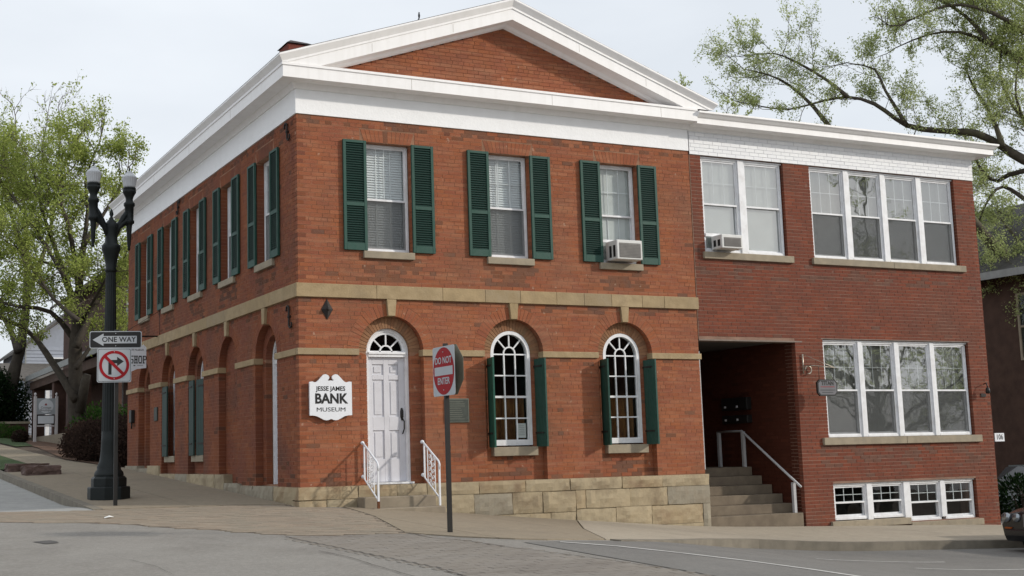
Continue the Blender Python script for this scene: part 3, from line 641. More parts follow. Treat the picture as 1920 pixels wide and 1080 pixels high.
# belt course, impost, keystones
def bandstones(T, name, z0, z1, us, m_, proud, d1=.05):
    for a, c in zip(us, us[1:]):
        b = MB(T); b.box(a+.002, c-.003, -proud+random.uniform(-.002, .002), d1, z0, z1); o = b.build(name, m_, bank, bev=.004)
        at_ = o.data.attributes.new('tone', 'FLOAT', 'FACE'); at_.data.foreach_set('value', [random.random()]*len(o.data.polygons))
bandstones(TF, 'belt_stone', 2.972, 3.19, [-.05, 1.33, 2.52, 3.32, 4.0, 4.72, 5.28, 5.85, 6.5, 6.98, 7.745], 'lime', .05)
bandstones(TL, 'belt_stone', 2.972, 3.19, [.055, 1.3, 2.6, 3.9, 5.1, 6.4, 7.6, 8.9, 10.2, 11.2, 12.2], 'lime', .05)
e = .575
bandstones(TF, 'impost_stone', 2.057, 2.16, [-.035, FC[0]-e], 'lime', .035); bandstones(TF, 'impost_stone', 2.057, 2.16, [FC[0]+e-.03, FC[1]-e], 'lime', .035, .14)
bandstones(TF, 'impost_stone', 2.057, 2.16, [FC[1]+e-.03, FC[2]-e], 'lime', .035, .14); bandstones(TF, 'impost_stone', 2.057, 2.16, [FC[2]+e-.03, 7.755], 'lime', .035, .14)
us = [.055]+[x for c in LC for x in (c-e+.03, c+e-.03)]+[12.2]
for i in range(0, len(us), 2): bandstones(TL, 'impost_stone', 2.057, 2.16, [us[i], us[i+1]], 'lime', .035, .14)
for T, cs in ((TF, FC), (TL, LC)):
    for c in cs:
        b = MB(T); b.quadprism([(c-.062, 2.70), (c+.062, 2.70), (c+.085, 2.969), (c-.085, 2.969)], -.05, .131); b.build('keystone', 'lime', bank, bev=.004)
# fascia, cornice, rake, roof
def sweep(b, stations, prof):             # stations: (x, y, ox, oy) ; prof: (p, z)
    n = len(prof); vs = [(x+ox*p, y+oy*p, z) for x, y, ox, oy in stations for p, z in prof]
    fs = [(i*n+k, (i+1)*n+k, (i+1)*n+(k+1) % n, i*n+(k+1) % n) for i in range(len(stations)-1) for k in range(n)]
    fs += [tuple(range(n)), tuple((len(stations)-1)*n+k for k in range(n-1, -1, -1))]
    return b.add(vs, fs)
st_bank = [(6.0, D_, 0, 1), (0, D_, -1, 1), (0, 0, -1, -1), (7.715, 0, 0, -1)]
b = MB(); sweep(b, st_bank, [(.022, 5.945), (.022, 6.36), (-.05, 6.36), (-.05, 5.945)]); b.build('fascia', 'white_rough', bank)
b = MB(); sweep(b, st_bank, [(.03, 6.345), (.05, 6.345), (.075, 6.385), (.10, 6.432), (.34, 6.432), (.34, 6.62), (.357, 6.624), (.357, 6.664), (.0, 6.69), (.0, 6.345)]); b.build('cornice', 'white', bank, bev=0)
zc = lambda p, dz: ZT+dz-SLP*(3.86+p)
b = MB(); sweep(b, [(0, D_, -1, 1), (0, 0, -1, -1)], [(.345, 6.668), (.355, zc(.355, -.13)), (.38, zc(.38, -.09)), (.42, zc(.42, -.03)), (.42, zc(.42, 0)-.004), (.30, zc(.42, 0)+.02), (.0, 6.7)]); b.build('eave_crown', 'white', bank)
rp = [(.42, 0), (.0, 0.0), (0, -.42), (.06, -.40), (.09, -.36), (.34, -.36), (.34, -.17), (.355, -.165), (.355, -.13), (.38, -.09), (.42, -.03)]
for sg in (-1, 1):
    me_v = []
    for s_ in (0, 1):
        for p, dz in rp:
            X = 3.86 if s_ == 0 else 3.86+sg*(3.86+p); me_v.append((X, -p, ZT+dz-SLP*abs(X-3.86)))
    n = len(rp); b = MB(); b.add(me_v, [(k, n+k, n+(k+1) % n, (k+1) % n) for k in range(n)]+[tuple(range(n)), tuple(range(2*n-1, n-1, -1))]); ob = b.build('rake_cornice', 'white', bank)
    bm = bmesh.new(); bm.from_mesh(ob.data); bmesh.ops.recalc_face_normals(bm, faces=bm.faces); bmesh.ops.bisect_plane(bm, geom=bm.verts[:]+bm.edges[:]+bm.faces[:], plane_co=(0, 0, 6.667+.27), plane_no=(0, 0, -1), clear_outer=True); bm.to_mesh(ob.data); bm.free()
for sg in (-1, 1):
    b = MB(); X1 = 3.86+sg*4.27
    top = [(3.86, ZT+.012), (X1, ZT+.012-SLP*4.27)]; bot = [(X1, ZT-.05-SLP*4.27), (3.86, ZT-.05)]
    b.poly([top[0], top[1], (X1-sg*.02, top[1][1]-.012), (3.86, ZT-.01)], -.405, 12.57); o = b.build('roof', 'roof', bank)
    bm = bmesh.new(); bm.from_mesh(o.data); bmesh.ops.recalc_face_normals(bm, faces=bm.faces); bm.to_mesh(o.data); bm.free()
b = MB(); b.box(.93, 1.40, 3.0, 3.5, 7.1, 8.16); b.build('chimney', 'chim', bank, bev=.01)
b = MB(); b.hexa([(.90, 2.96, 8.16), (1.43, 2.96, 8.16), (1.43, 3.54, 8.16), (.90, 3.54, 8.16), (1.02, 3.1, 8.25), (1.36, 3.1, 8.23), (1.36, 3.4, 8.23), (1.02, 3.4, 8.25)]); b.build('chimney_cap', 'chimcap', bank)
for x in (1.9, 4.6, 6.9): b = MB(); b.box(x, x+.004, -.3415, -.339, 6.436, 6.616); b.build('board_joint', 'limegrey', bank)
for y in (2.5, 5.3, 8.2, 10.6): b = MB(); b.box(-.3415, -.339, y, y+.005, 6.436, 6.616); b.build('board_joint', 'limegrey', bank)
for x in (1.2, 2.7, 5.2, 6.6): z = ZT-.36-SLP*abs(x-3.86); b = MB(); b.box(x, x+.004, -.3415, -.339, z+.03, z+.17); b.build('board_joint', 'limegrey', bank)
# ------------------------------------------------------------------ windows and shutters
def pane(parent, T, u0, u1, d, z0, z1, m='glass'):
    b = MB(T); b.box(u0, u1, d, d+.004, z0, z1); return b.build('pane', m, parent)
def sash_window(parent, T, u0, u1, z0, z1, d, muntin=None, blind='venetian', lower='screen', zm=None, ac=False, gl='glass', fw=.035, mun_low=None, shade_m='shade', blind_d=.062):
    zm = zm or (z0+z1)/2
    f = MB(T); f.box(u0, u0+fw, d-.02, d+.06, z0, z1); f.box(u1-fw, u1, d-.02, d+.06, z0, z1); f.box(u0+fw, u1-fw, d-.02, d+.06, z1-fw, z1); f.box(u0+fw, u1-fw, d-.025, d+.06, z0, z0+.045)
    wi = f.build('window', 'frame', parent, bev=.003); a, c = u0+fw, u1-fw; s = .03
    for nm, (q0, q1, dd) in dict(up=(zm-.018, z1-fw, d), lo=(z0+.045, zm+.018, d+.03)).items():
        b = MB(T)
        b.box(a, a+s, dd, dd+.028, q0, q1); b.box(c-s, c, dd, dd+.028, q0, q1); b.box(a+s, c-s, dd, dd+.028, q1-s, q1); b.box(a+s, c-s, dd, dd+.028, q0, q0+s+(.02 if nm == 'lo' else 0))
        m_ = muntin if nm == 'up' else mun_low
        if m_:
            for i in range(1, m_[0]): x = a+s+(c-a-2*s)*i/m_[0]; b.box(x-.0065, x+.0065, dd+.018, dd+.027, q0+s, q1-s)
            for i in range(1, m_[1]): y = q0+s+(q1-q0-2*s)*i/m_[1]; b.box(a+s, c-s, dd+.0185, dd+.0265, y-.0065, y+.0065)
        b.build('sash', 'frame', wi); pane(wi, T, a+s, c-s, dd+.013, q0+s, q1-s, gl)
    b = MB(T); b.box(a, c, d-.012, d-.004, zm-.016, zm+.016); b.box(a, a+.02, d-.012, d-.004, z0+.045, zm-.016); b.box(c-.02, c, d-.012, d-.004, z0+.045, zm-.016); b.box(a+.02, c-.02, d-.012, d-.004, z0+.045, z0+.065); b.build('storm_frame', 'frame', wi)
    if lower == 'screen':
        b = MB(T); b.box(a+.02, c-.02, d-.009, d-.007, z0+.065, zm-.016); b.build('insect_screen', 'screen', wi)
    if blind == 'venetian':
        b = MB(T); z = z0+.06; bd = d+blind_d
        while z < z1-.05:
            b.add([(a+.01, bd, z), (c-.01, bd, z), (c-.01, bd+.022, z+.034), (a+.01, bd+.022, z+.034)], [(0, 1, 2, 3)]); z += .042
        for i in (1, 2): x = a+(c-a)*i/3; b.box(x-.008, x+.008, bd-.004, bd-.002, z0+.06, z1-.04)
        b.box(a+.01, c-.01, bd+.03, bd+.034, z0, z1); b.build('venetian_blind', 'blind', wi, kind='stuff')
    elif blind == 'shade':
        b = MB(T); b.box(a, c, d+blind_d, d+blind_d+.01, z0, z1); b.build('window_shade', shade_m, wi)
    return wi
def shutter(parent, T, u0, u1, z0, z1, single):
    b = MB(T); d0, d1 = -.052, -.012; st = .05; H = z1-z0; zr = z0+.415*H; rails = [(z0, z0+.065*H), (zr-.017*H, zr+.017*H), (z1-.025*H, z1)]
    b.box(u0, u0+st, d0, d1, z0, z1); b.box(u1-st, u1, d0, d1, z0, z1)
    for r in rails: b.box(u0+st, u1-st, d0+.002, d1-.002, *r)
    b.box(u0+st, u1-st, d1-.006, d1-.003, z0+.02, z1-.02)
    sh = b.build('shutter', 'green', parent, bev=.003)
    zz = []
    for lo, hi in ((rails[0][1], rails[1][0]), (rails[1][1], rails[2][0])):
        n = round((hi-lo)/.039); zz += [lo+(hi-lo)*(i+.5)/n for i in range(n)]
    if single:
        k = (T, round(u1-u0, 3))
        if k not in SL:
            m = MB(T); h = (u1-u0)/2-st; m.hexa([(-h, -.045, -.016), (h, -.045, -.016), (h, -.020, .008), (-h, -.020, .008), (-h, -.045, -.009), (h, -.045, -.009), (h, -.020, .015), (-h, -.020, .015)]); o = m.build('louver_slat', 'green_slat'); SL[k] = o.data; bpy.data.objects.remove(o)
        for z in zz: inst('louver_slat', SL[k], sh, T(((u0+u1)/2, 0, z)))
    else:
        m = MB(T)
        for z in zz: m.hexa([(u0+st, -.045, z-.016), (u1-st, -.045, z-.016), (u1-st, -.02, z+.008), (u0+st, -.02, z+.008), (u0+st, -.045, z-.009), (u1-st, -.045, z-.009), (u1-st, -.02, z+.015), (u0+st, -.02, z+.015)])
        m.build('louver_slats', 'green_slat', sh, kind='stuff')
SL = {}
def sill(parent, T, u0, u1, z0, z1, proud=.055, d1=.14, m='sill'):
    b = MB(T); b.box(u0, u1, -proud, d1, z0, z1); b.build('window_sill', m, parent, bev=.006)
for T, cs, fr in ((TF, FC, True), (TL, LC, False)):
    for i, c in enumerate(cs):
        sash_window(bank, T, c-.415, c+.415, 3.757, 5.57, .15, muntin=(3, 2) if not (fr and i == 0) else (2, 1), blind='venetian' if (not fr or i < 2) else 'shade', zm=4.64, gl='glass', lower='screen' if not (fr and i == 2) else None, mun_low=(3, 1) if (fr and i == 2) else None, shade_m='shade')
        sill(bank, T, c-.47 if fr else c-.5, c+.44 if fr else c+.45, 3.635, 3.752, d1=.20)
        shutter(bank, T, c-.81, c-.40, 3.757, 5.58, fr); shutter(bank, T, c+.415, c+.82, 3.757, 5.58, fr)
# arched windows
def arched(parent, T, c, d, z0, curtain=True, op=False):
    r1, r0 = .383, .325; f = MB(T); f.box(c-r1, c-r0, d-.03, d+.06, z0+.02, ZS); f.box(c+r0, c+r1, d-.03, d+.06, z0+.02, ZS); f.arcband(c, ZS, r0, r1, d-.03, d+.06, n=20)
    f.box(c-r0, c+r0, d-.03, d+.06, z0+.02, z0+.115); wi = f.build('window', 'frame', parent)
    zb = z0+.115; rows = [zb+(ZS-.015-zb)*k/4 for k in range(5)]; t = .011
    b = MB(T); 
    for x in (c-.108, c+.108): b.box(x-t, x+t, d, d+.03, zb, ZS)
    for z in (rows[1], rows[3], rows[4]): b.box(c-r0, c+r0, d+.003, d+.033, z-t, z+t)
    b.box(c-r0, c+r0, d-.006, d+.028, rows[2]-.018, rows[2]+.018)
    b.box(c-r0, c-r0+.012, d+.001, d+.03, zb, ZS); b.box(c+r0-.012, c+r0, d+.001, d+.03, zb, ZS)
    b.arcband(c, ZS, .098, .122, d+.002, d+.03, n=12)
    for a in (math.pi*.26, math.pi/2, math.pi*.74):
        ca, sa = math.cos(a), math.sin(a); nx, nz = -sa*t, ca*t
        b.quadprism([(c+.12*ca-nx, ZS+.12*sa-nz), (c+r0*ca-nx, ZS+r0*sa-nz), (c+r0*ca+nx, ZS+r0*sa+nz), (c+.12*ca+nx, ZS+.12*sa+nz)], d+.004, d+.03)
    b.build('muntins', 'frame', wi)
    xs = [c-r0+.012, c-.108-t, c-.108+t, c+.108-t, c+.108+t, c+r0-.012]
    for k in range(4):
        for q in range(3): pane(wi, T, xs[2*q], xs[2*q+1], d+.015, rows[k]+t, rows[k+1]-t)
    aa = [0, math.pi*.26, math.pi/2, math.pi*.74, math.pi]
    for p, q in zip(aa, aa[1:]):
        b = MB(T); b.arcband(c, ZS, .122, r0, d+.015, d+.019, p, q, 5); b.build('pane', 'glass', wi)
    b = MB(T); b.arcband(c, ZS, .002, .098, d+.015, d+.019, 0, math.pi, 6); b.build('pane', 'glass', wi)
    if curtain:
        b = MB(T); n = 26
        for k in range(n):
            u = c-.36+.72*k/n; v = c-.36+.72*(k+1)/n; w0 = .03*math.sin(k*1.9); w1 = .03*math.sin((k+1)*1.9)
            b.add([(u, d+.22+w0, z0+.02), (v, d+.22+w1, z0+.02), (v, d+.22+w1, rows[2]+.04), (u, d+.22+w0, rows[2]+.04)], [(0, 1, 2, 3)])
        b.build('curtain', 'wood', wi)
    return wi
for i in (1, 2):
    arched(bank, TF, FC[i], .165, SIL); sill(bank, TF, FC[i]-.43, FC[i]+.42, .40, SIL-.005, proud=-.02, d1=.24)
for i in (2, 3):
    arched(bank, TL, LC[i], .24, SIL, curtain=False); sill(bank, TL, LC[i]-.43, LC[i]+.42, .42, SIL-.005, proud=-.02, d1=.24)
# plank shutters of the arched windows
def plank_shutter(T, h, t, z0, z1, m, parent):
    hx, hd = h; tx, td = t; L_ = math.hypot(tx-hx, td-hd); nx, nd = -(td-hd)/L_*.03, (tx-hx)/L_*.03
    b = MB(T)
    def blk(a, c, q0, q1, k=1.0, off=0.0):
        P = lambda s_, o_: (hx+(tx-hx)*s_+nx*o_, hd+(td-hd)*s_+nd*o_)
        p = [P(a, off), P(c, off), P(c, off+k), P(a, off+k)]
        b.hexa([(x, y, z) for z in (q0, q1) for x, y in p])
    def hb(b, z):
        P = lambda s_, o_: (hx+(tx-hx)*s_+nx*o_, hd+(td-hd)*s_+nd*o_); p = [P(-.04, -.4), P(.75, -.4), P(.75, 1.4), P(-.04, 1.4)]; b.hexa([(x, y, q) for q in (z, z+.028) for x, y in p])
    for k in range(3): blk(k/3+.006, (k+1)/3-.006, z0, z1)
    blk(.02, .98, z0+.01, z1-.01, .6, .2)
    sh = b.build('plank_shutter', m, parent)
    for z in (z0+.22, z1-.14): b = MB(T); hb(b, z); b.build('strap_hinge', 'iron', sh)
for i, dlt in ((1, 0), (2, 0)):
    c = FC[i]
    plank_shutter(TF, (c-.47, .12), (c-.56, -.25), SIL-.01, 2.035, 'green_light' if i == 1 else 'green', bank)
    plank_shutter(TF, (c+.45, .12), (c+.44, -.25), SIL-.01, 2.035, 'green', bank)
plank_shutter(TL, (LC[2]+.52, .03), (LC[2]+.06, .0), SIL-.01, 2.035, 'green_slat', bank)
plank_shutter(TL, (LC[2]-.45, .03), (LC[2]-.03, .0), SIL-.01, 2.035, 'green_slat', bank)
plank_shutter(TL, (LC[3]+.52, .03), (LC[3]+.0, .0), SIL-.01, 2.035, 'green_slat', bank)
# front door
c = FC[0]; d = .215; r1 = .384
f = MB(); r0 = .33; f.box(c-r1, c-r0, d-.02, d+.08, .03, ZS); f.box(c+r0, c+r1, d-.02, d+.08, .03, ZS); f.arcband(c, ZS, r0, r1, d-.02, d+.08, n=22); f.box(c-r0, c+r0, d-.03, d+.08, 2.05, ZS); f.box(c-r0, c+r0, d-.05, d, 2.095, 2.125); f.box(c-r1, c+r1, d-.16, d+.08, -.0, .03)
fan = f.build('door_frame', 'frame', bank)
b = MB(); b.arcband(c, ZS, .095, .12, d+.01, d+.04, n=12); b.arcband(c, ZS, .29, .33, d+.0, d+.05, n=18); b.box(c-r0, c+r0, d+.01, d+.04, ZS, ZS+.02)
for a in (math.pi*.24, math.pi/2, math.pi*.76):
    ca, sa = math.cos(a), math.sin(a); nx, nz = -sa*.011, ca*.011; b.quadprism([(c+.12*ca-nx, ZS+.12*sa-nz), (c+.3*ca-nx, ZS+.3*sa-nz), (c+.3*ca+nx, ZS+.3*sa+nz), (c+.12*ca+nx, ZS+.12*sa+nz)], d+.008, d+.04)
b.build('fanlight_bars', 'frame', fan)
aa = [0.07, math.pi*.24, math.pi/2, math.pi*.76, math.pi-.07]
for p, q in zip(aa, aa[1:]):
    b = MB(); b.arcband(c, ZS, .12, .30, d+.022, d+.026, p, q, 5); b.build('pane', 'glass', fan)
b = MB(); b.arcband(c, ZS, .002, .095, d+.022, d+.026, .1, math.pi-.1, 6); b.build('pane', 'glass', fan)
b = MB(); dd = d+.03; b.box(c-r0, c+r0, dd+.02, dd+.05, .035, 2.05)
for u0, u1 in ((c-r0, c-r0+.085), (c-.045, c+.045), (c+r0-.11, c+r0)): b.box(u0, u1, dd, dd+.02, .035, 2.05)
for z0, z1 in ((.035, .40), (.86, 1.08), (1.68, 1.76), (1.93, 2.05)): b.box(c-r0+.085, c-.045, dd+.001, dd+.02, z0, z1); b.box(c+.045, c+r0-.11, dd+.001, dd+.02, z0, z1)
for u0, u1 in ((c-r0+.085, c-.045), (c+.045, c+r0-.11)):
    for z0, z1 in ((.40, .86), (1.08, 1.68), (1.76, 1.93)): b.box(u0+.035, u1-.035, dd+.010, dd+.02, z0+.035, z1-.035)
door = b.build('door', 'door', bank, bev=.004)
b = MB(); b.tube([(c+.27, dd-.01, 1.16), (c+.27, dd-.012, 1.02)], [.018, .016], 8); b.tube([(c+.27, dd-.01, 1.06), (c+.29, dd-.05, 1.0), (c+.285, dd-.055, .88), (c+.27, dd-.02, .80)], .011, 6); b.lathe([(.022, 0), (.03, .04), (.03, .12), (.015, .17)], (c+.27, dd, 1.05), 10); b.build('door_handle', 'blackm', door)
# side doors (white frames seen edge-on)
for i, z0 in ((0, .02), (4, .36)):
    c = LC[i]; f = MB(TL); f.box(c-.384, c-.32, .25, .36, z0, ZS); f.box(c+.32, c+.384, .25, .36, z0, ZS); f.arcband(c, ZS, .32, .384, .25, .36, n=16); f.box(c-.32, c+.32, .27, .36, 2.05, ZS); fr = f.build('door_frame', 'frame', bank)
    b = MB(TL); b.box(c-.32, c+.32, .30, .35, z0, 2.05); b.build('side_door', 'door', bank)
    b = MB(TL); b.arcband(c, ZS, .02, .32, .3, .305, n=12); b.build('pane', 'glass', fr)
# ------------------------------------------------------------------ annex
ax = thing('brick_annex', 'lower flat-roofed dark red brick annex with banks of white windows and a stair entry', 'building', (7.73, 0, -1.0))
AX0, AX1 = 7.735, 15.04; BA = []
# windows sit in these holes
HB = [rect_hole(7.99, 9.95, 4.02, 5.885), rect_hole(10.60, 14.48, 4.02, 5.885), rect_hole(7.735, 9.98, -2, 2.43), rect_hole(10.66, 14.52, .555, 2.475), rect_hole(10.69, 12.56, -1.02, -.27), rect_hole(12.56, 14.44, -1.09, -.27)]
HM = [rect_hole(7.99, 9.95, 4.02, 5.885), rect_hole(10.60, 14.48, 4.02, 5.885), rect_hole(7.735, 9.98, -2, 2.43), rect_hole(10.66, 14.52, .555, 2.475), rect_hole(10.69, 14.44, -1.05, -.27)]
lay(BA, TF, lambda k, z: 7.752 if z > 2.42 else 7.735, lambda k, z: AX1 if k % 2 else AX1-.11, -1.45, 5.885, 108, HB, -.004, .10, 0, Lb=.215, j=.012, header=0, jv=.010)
lay(BA, TF, 7.735, lambda k, z: AX1, 5.89, 6.385, 7, [], -.022, .06, 1, Lb=.215, j=.008, header=0)
b = MB(); mortar(b, AX0, AX1-.008, -1.6, 5.888, HM, .0005, .30, .006); b.build('wall_core', 'mortar_annex', ax)
b = MB(); b.box(AX0, AX1-.008, -.014, .28, 5.889, 6.40); b.build('painted_wall_core', 'white_joint', ax)
# entry walls: right (faces -X), rear, left
def TR(p): return (9.98+p[1], p[0], p[2])
TR.n = Vector((-1, 0, 0))
def TB(p): return (p[0], 3.0+p[1], p[2])
TB.n = Vector((0, -1, 0))
def TS(p): return (AX1-p[1], p[0], p[2])
TS.n = Vector((1, 0, 0))
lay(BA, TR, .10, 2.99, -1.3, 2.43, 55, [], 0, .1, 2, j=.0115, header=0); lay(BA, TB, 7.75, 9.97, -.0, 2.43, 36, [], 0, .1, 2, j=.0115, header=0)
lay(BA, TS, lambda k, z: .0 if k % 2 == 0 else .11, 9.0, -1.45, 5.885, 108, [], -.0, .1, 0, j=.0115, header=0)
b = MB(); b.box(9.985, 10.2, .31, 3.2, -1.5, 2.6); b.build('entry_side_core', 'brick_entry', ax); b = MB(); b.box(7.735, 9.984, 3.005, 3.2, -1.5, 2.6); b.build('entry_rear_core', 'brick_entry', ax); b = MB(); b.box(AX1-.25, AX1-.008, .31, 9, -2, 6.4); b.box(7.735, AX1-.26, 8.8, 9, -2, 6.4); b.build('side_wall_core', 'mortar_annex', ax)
b = MB(); b.box(7.735, 9.98, .30, 3.0, 2.44, 2.5); b.build('entry_ceiling', 'entry', ax)
b = MB(); b.box(7.735, 10.15, -.008, .26, 2.405, 2.432); b.box(10.62, 14.56, -.006, .1, 2.478, 2.495); b.build('lintel', 'steel', ax)
b = MB(); b.box(10.21, AX1-.26, .75, .8, -1.5, 6.0); b.box(7.735, 10.2, .9, .95, 2.6, 6.0); b.box(7.735, AX1-.26, .31, 8.8, 2.55, 2.6) if 0 else None; b.box(10.21, AX1-.26, .31, .75, 3.0, 3.05); b.box(10.21, AX1-.26, .31, .75, .1, .15); b.build('interior_partition', 'dark', ax)
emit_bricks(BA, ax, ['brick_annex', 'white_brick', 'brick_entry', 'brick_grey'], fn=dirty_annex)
b = MB(); sweep(b, [(7.716, 0, 0, -1), (AX1, 0, 1, -1), (AX1, 9.0, 1, 0)], [(.025, 6.33), (.045, 6.33), (.085, 6.395), (.32, 6.40), (.32, 6.505), (.345, 6.52), (.38, 6.56), (.41, 6.585), (.41, 6.62), (.0, 6.64), (.0, 6.33)]); b.build('cornice', 'white', ax)
b = MB(); b.box(7.73, 15.3, -.3, 9.0, 6.62, 6.645); b.build('roof', 'roof', ax)
def bank_of(us, z0, z1, d, muntin, kinds, zm=None, zoff=None, gl='glass2', post=.085, mun_low=None, rev=.05):
    for k, (a, c) in enumerate(us):
        o = (zoff[k] if zoff else 0); kd = kinds[k]
        wi = sash_window(ax, TF, a, c, z0+o, z1, d, muntin=muntin if kd != 'light' else (3, 2), blind='shade' if kd != 'dark' else None, lower='screen' if (kd == 'grey' or (kd == 'light' and len(us) == 4)) else None, zm=(zm+o*.6 if zm else None), gl=gl, fw=.03, mun_low=mun_low, shade_m='shade' if (kd == 'light' and len(us) == 2) else 'shaded')
    b = MB()
    for (a, c), (a2, c2) in zip(us, us[1:]): b.box(c+.001, a2-.001, d-.045, d+.05, z0, z1)
    b.box(us[0][0]-.03, us[-1][1]+.03, d-.04, d+.05, z1+.001, z1+.028)
    b.build('mullion', 'frame', ax, bev=.004)
bank_of([(8.02, 8.88), (9.02, 9.92)], 4.06, 5.85, .075, (3, 2), ['light', 'light'], zm=4.98)
bank_of([(10.63, 11.50), (11.63, 12.47), (12.60, 13.45), (13.58, 14.45)], 4.06, 5.85, .075, None, ['light', 'light', 'light', 'light'], zm=4.96)
bank_of([(10.69, 11.57), (11.68, 12.52), (12.63, 13.48), (13.59, 14.49)], .60, 2.44, .075, (3, 2), ['grey']*4, zm=1.50)
bank_of([(10.73, 11.55), (11.68, 12.50), (12.66, 13.48), (13.60, 14.40)], -1.0, -.30, .075, (3, 2), ['dark']*4, zm=-.66, zoff=[.04, .04, -.06, -.06], gl='glass')
sl_ = lambda u0, u1, z0, z1: sill(ax, TF, u0, u1, z0, z1, proud=.06, d1=.12)
sl_(7.93, 10.05, 3.925, 4.055); sl_(10.53, 12.6, 3.925, 4.055); sl_(12.603, 14.6, 3.925, 4.055); sl_(10.50, 12.6, .455, .595); sl_(12.603, 14.66, .455, .595); sl_(10.57, 12.56, -1.10, -.975); sl_(12.565, 14.52, -1.19, -1.07)
# white door frame and dark mailboxes in the entry, stairs, rail
b = MB(); b.box(7.74, 7.86, .16, .24, .07, 2.22); b.box(7.74, 7.80, 1.1, 1.18, .07, 2.22); b.box(7.74, 7.80, .24, 1.1, 2.14, 2.22); df = b.build('door_frame', 'railgrey', ax)
b = MB(); b.box(7.742, 7.77, .24, 1.1, .07, 2.14); b.build('entry_door', 'dark', ax)
stairs = thing('entry_stairs', 'six concrete steps rising into the recessed annex entry', 'stairs', (8.85, 0, -1.0))
for k in range(6):
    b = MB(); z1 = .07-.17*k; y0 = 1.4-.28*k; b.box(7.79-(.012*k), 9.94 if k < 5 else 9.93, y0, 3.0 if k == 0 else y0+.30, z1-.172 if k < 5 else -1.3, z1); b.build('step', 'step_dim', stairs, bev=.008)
rail = thing('stair_handrail', 'pale grey pipe handrail on the right side of the annex entry stairs', 'handrail', (9.8, .2, -.8))
for y, zb, zt in ((2.2, .07, .76), (1.45, .07, .76), (.08, -.78, -.22)): b = MB(); b.box(9.77, 9.83, y-.03, y+.03, zb, zt); b.build('post', 'railgrey', rail)
b = MB(); b.tube([(9.8, 2.24, .77), (9.8, 1.48, .77), (9.8, -.12, -.30)], .024, 8); b.build('top_rail', 'railgrey', rail)
for (y0, y1, z0, z1, lb) in ((1.35, 2.15, 1.19, 1.44, 'upper black mailbox bank on the brick wall inside the annex entry'), (1.35, 2.15, .93, 1.09, 'lower black mailbox bank on the brick wall inside the annex entry')):
    m = thing('mailbox', lb, 'mailbox', (9.97, (y0+y1)/2, z0), 'mailboxes in the annex entry')
    b = MB(); b.box(9.86, 9.975, y0, y1, z0, z1); b.build('case', 'blackm', m, bev=.008)
    for k in range(3): a = y0+.02+k*(y1-y0-.02)/3; b = MB(); b.box(9.848, 9.858, a, a+(y1-y0)/3-.03, z0+.03, z1-.03); b.build('door', 'blackm', m)
    b = MB(); b.box(9.842, 9.847, 1.98, 2.04, z0+.05, z0+.09); b.box(9.842, 9.847, 1.62, 1.67, z0+.05, z0+.09); b.build('name_tag', 'signw', m)
# air conditioners
def aircon(x0, x1, y0, y1, z0, z1, label, board):
    t = thing('air_conditioner', label, 'air conditioner', ((x0+x1)/2, .0, z0), 'window air conditioners')
    b = MB(); b.box(x0, x1, y0, y1, z0, z1); b.build('case', 'ac', t, bev=.012)
    b = MB(); w_ = x1-x0; b.box(x0+.05, x1-.04, y0-.006, y0-.002, z0+.035, z1-.055); b.build('front_grille', 'acg', t)
    b = MB(); n = 9
    for k in range(n): z = z0+.045+(z1-z0-.11)*k/n; b.box(x0+.06, x1-.05, y0-.012, y0-.006, z, z+.006)
    b.build('grille_fins', 'acg', t, kind='stuff')
    b = MB()
    for a in (y0+.05, y0+.17): b.box(x0-.004, x0-.001, a, a+.07, z0+.05, z1-.09) if a < y1-.1 else None
    b.build('side_vent', 'signblack', t)
    b = MB(); b.box(*board); b.build('filler_board', 'frame', t)
aircon(5.86, 6.40, -.27, .09, 3.79, 4.14, 'white air conditioner under the half-open right upper window of the orange bank wall', (5.735, 6.505, .075, .095, 4.14, 4.19))
aircon(8.18, 8.66, -.26, .05, 4.10, 4.36, 'white air conditioner in the left upper sash window of the dark red annex', (8.05, 8.86, .035, .055, 4.36, 4.42))
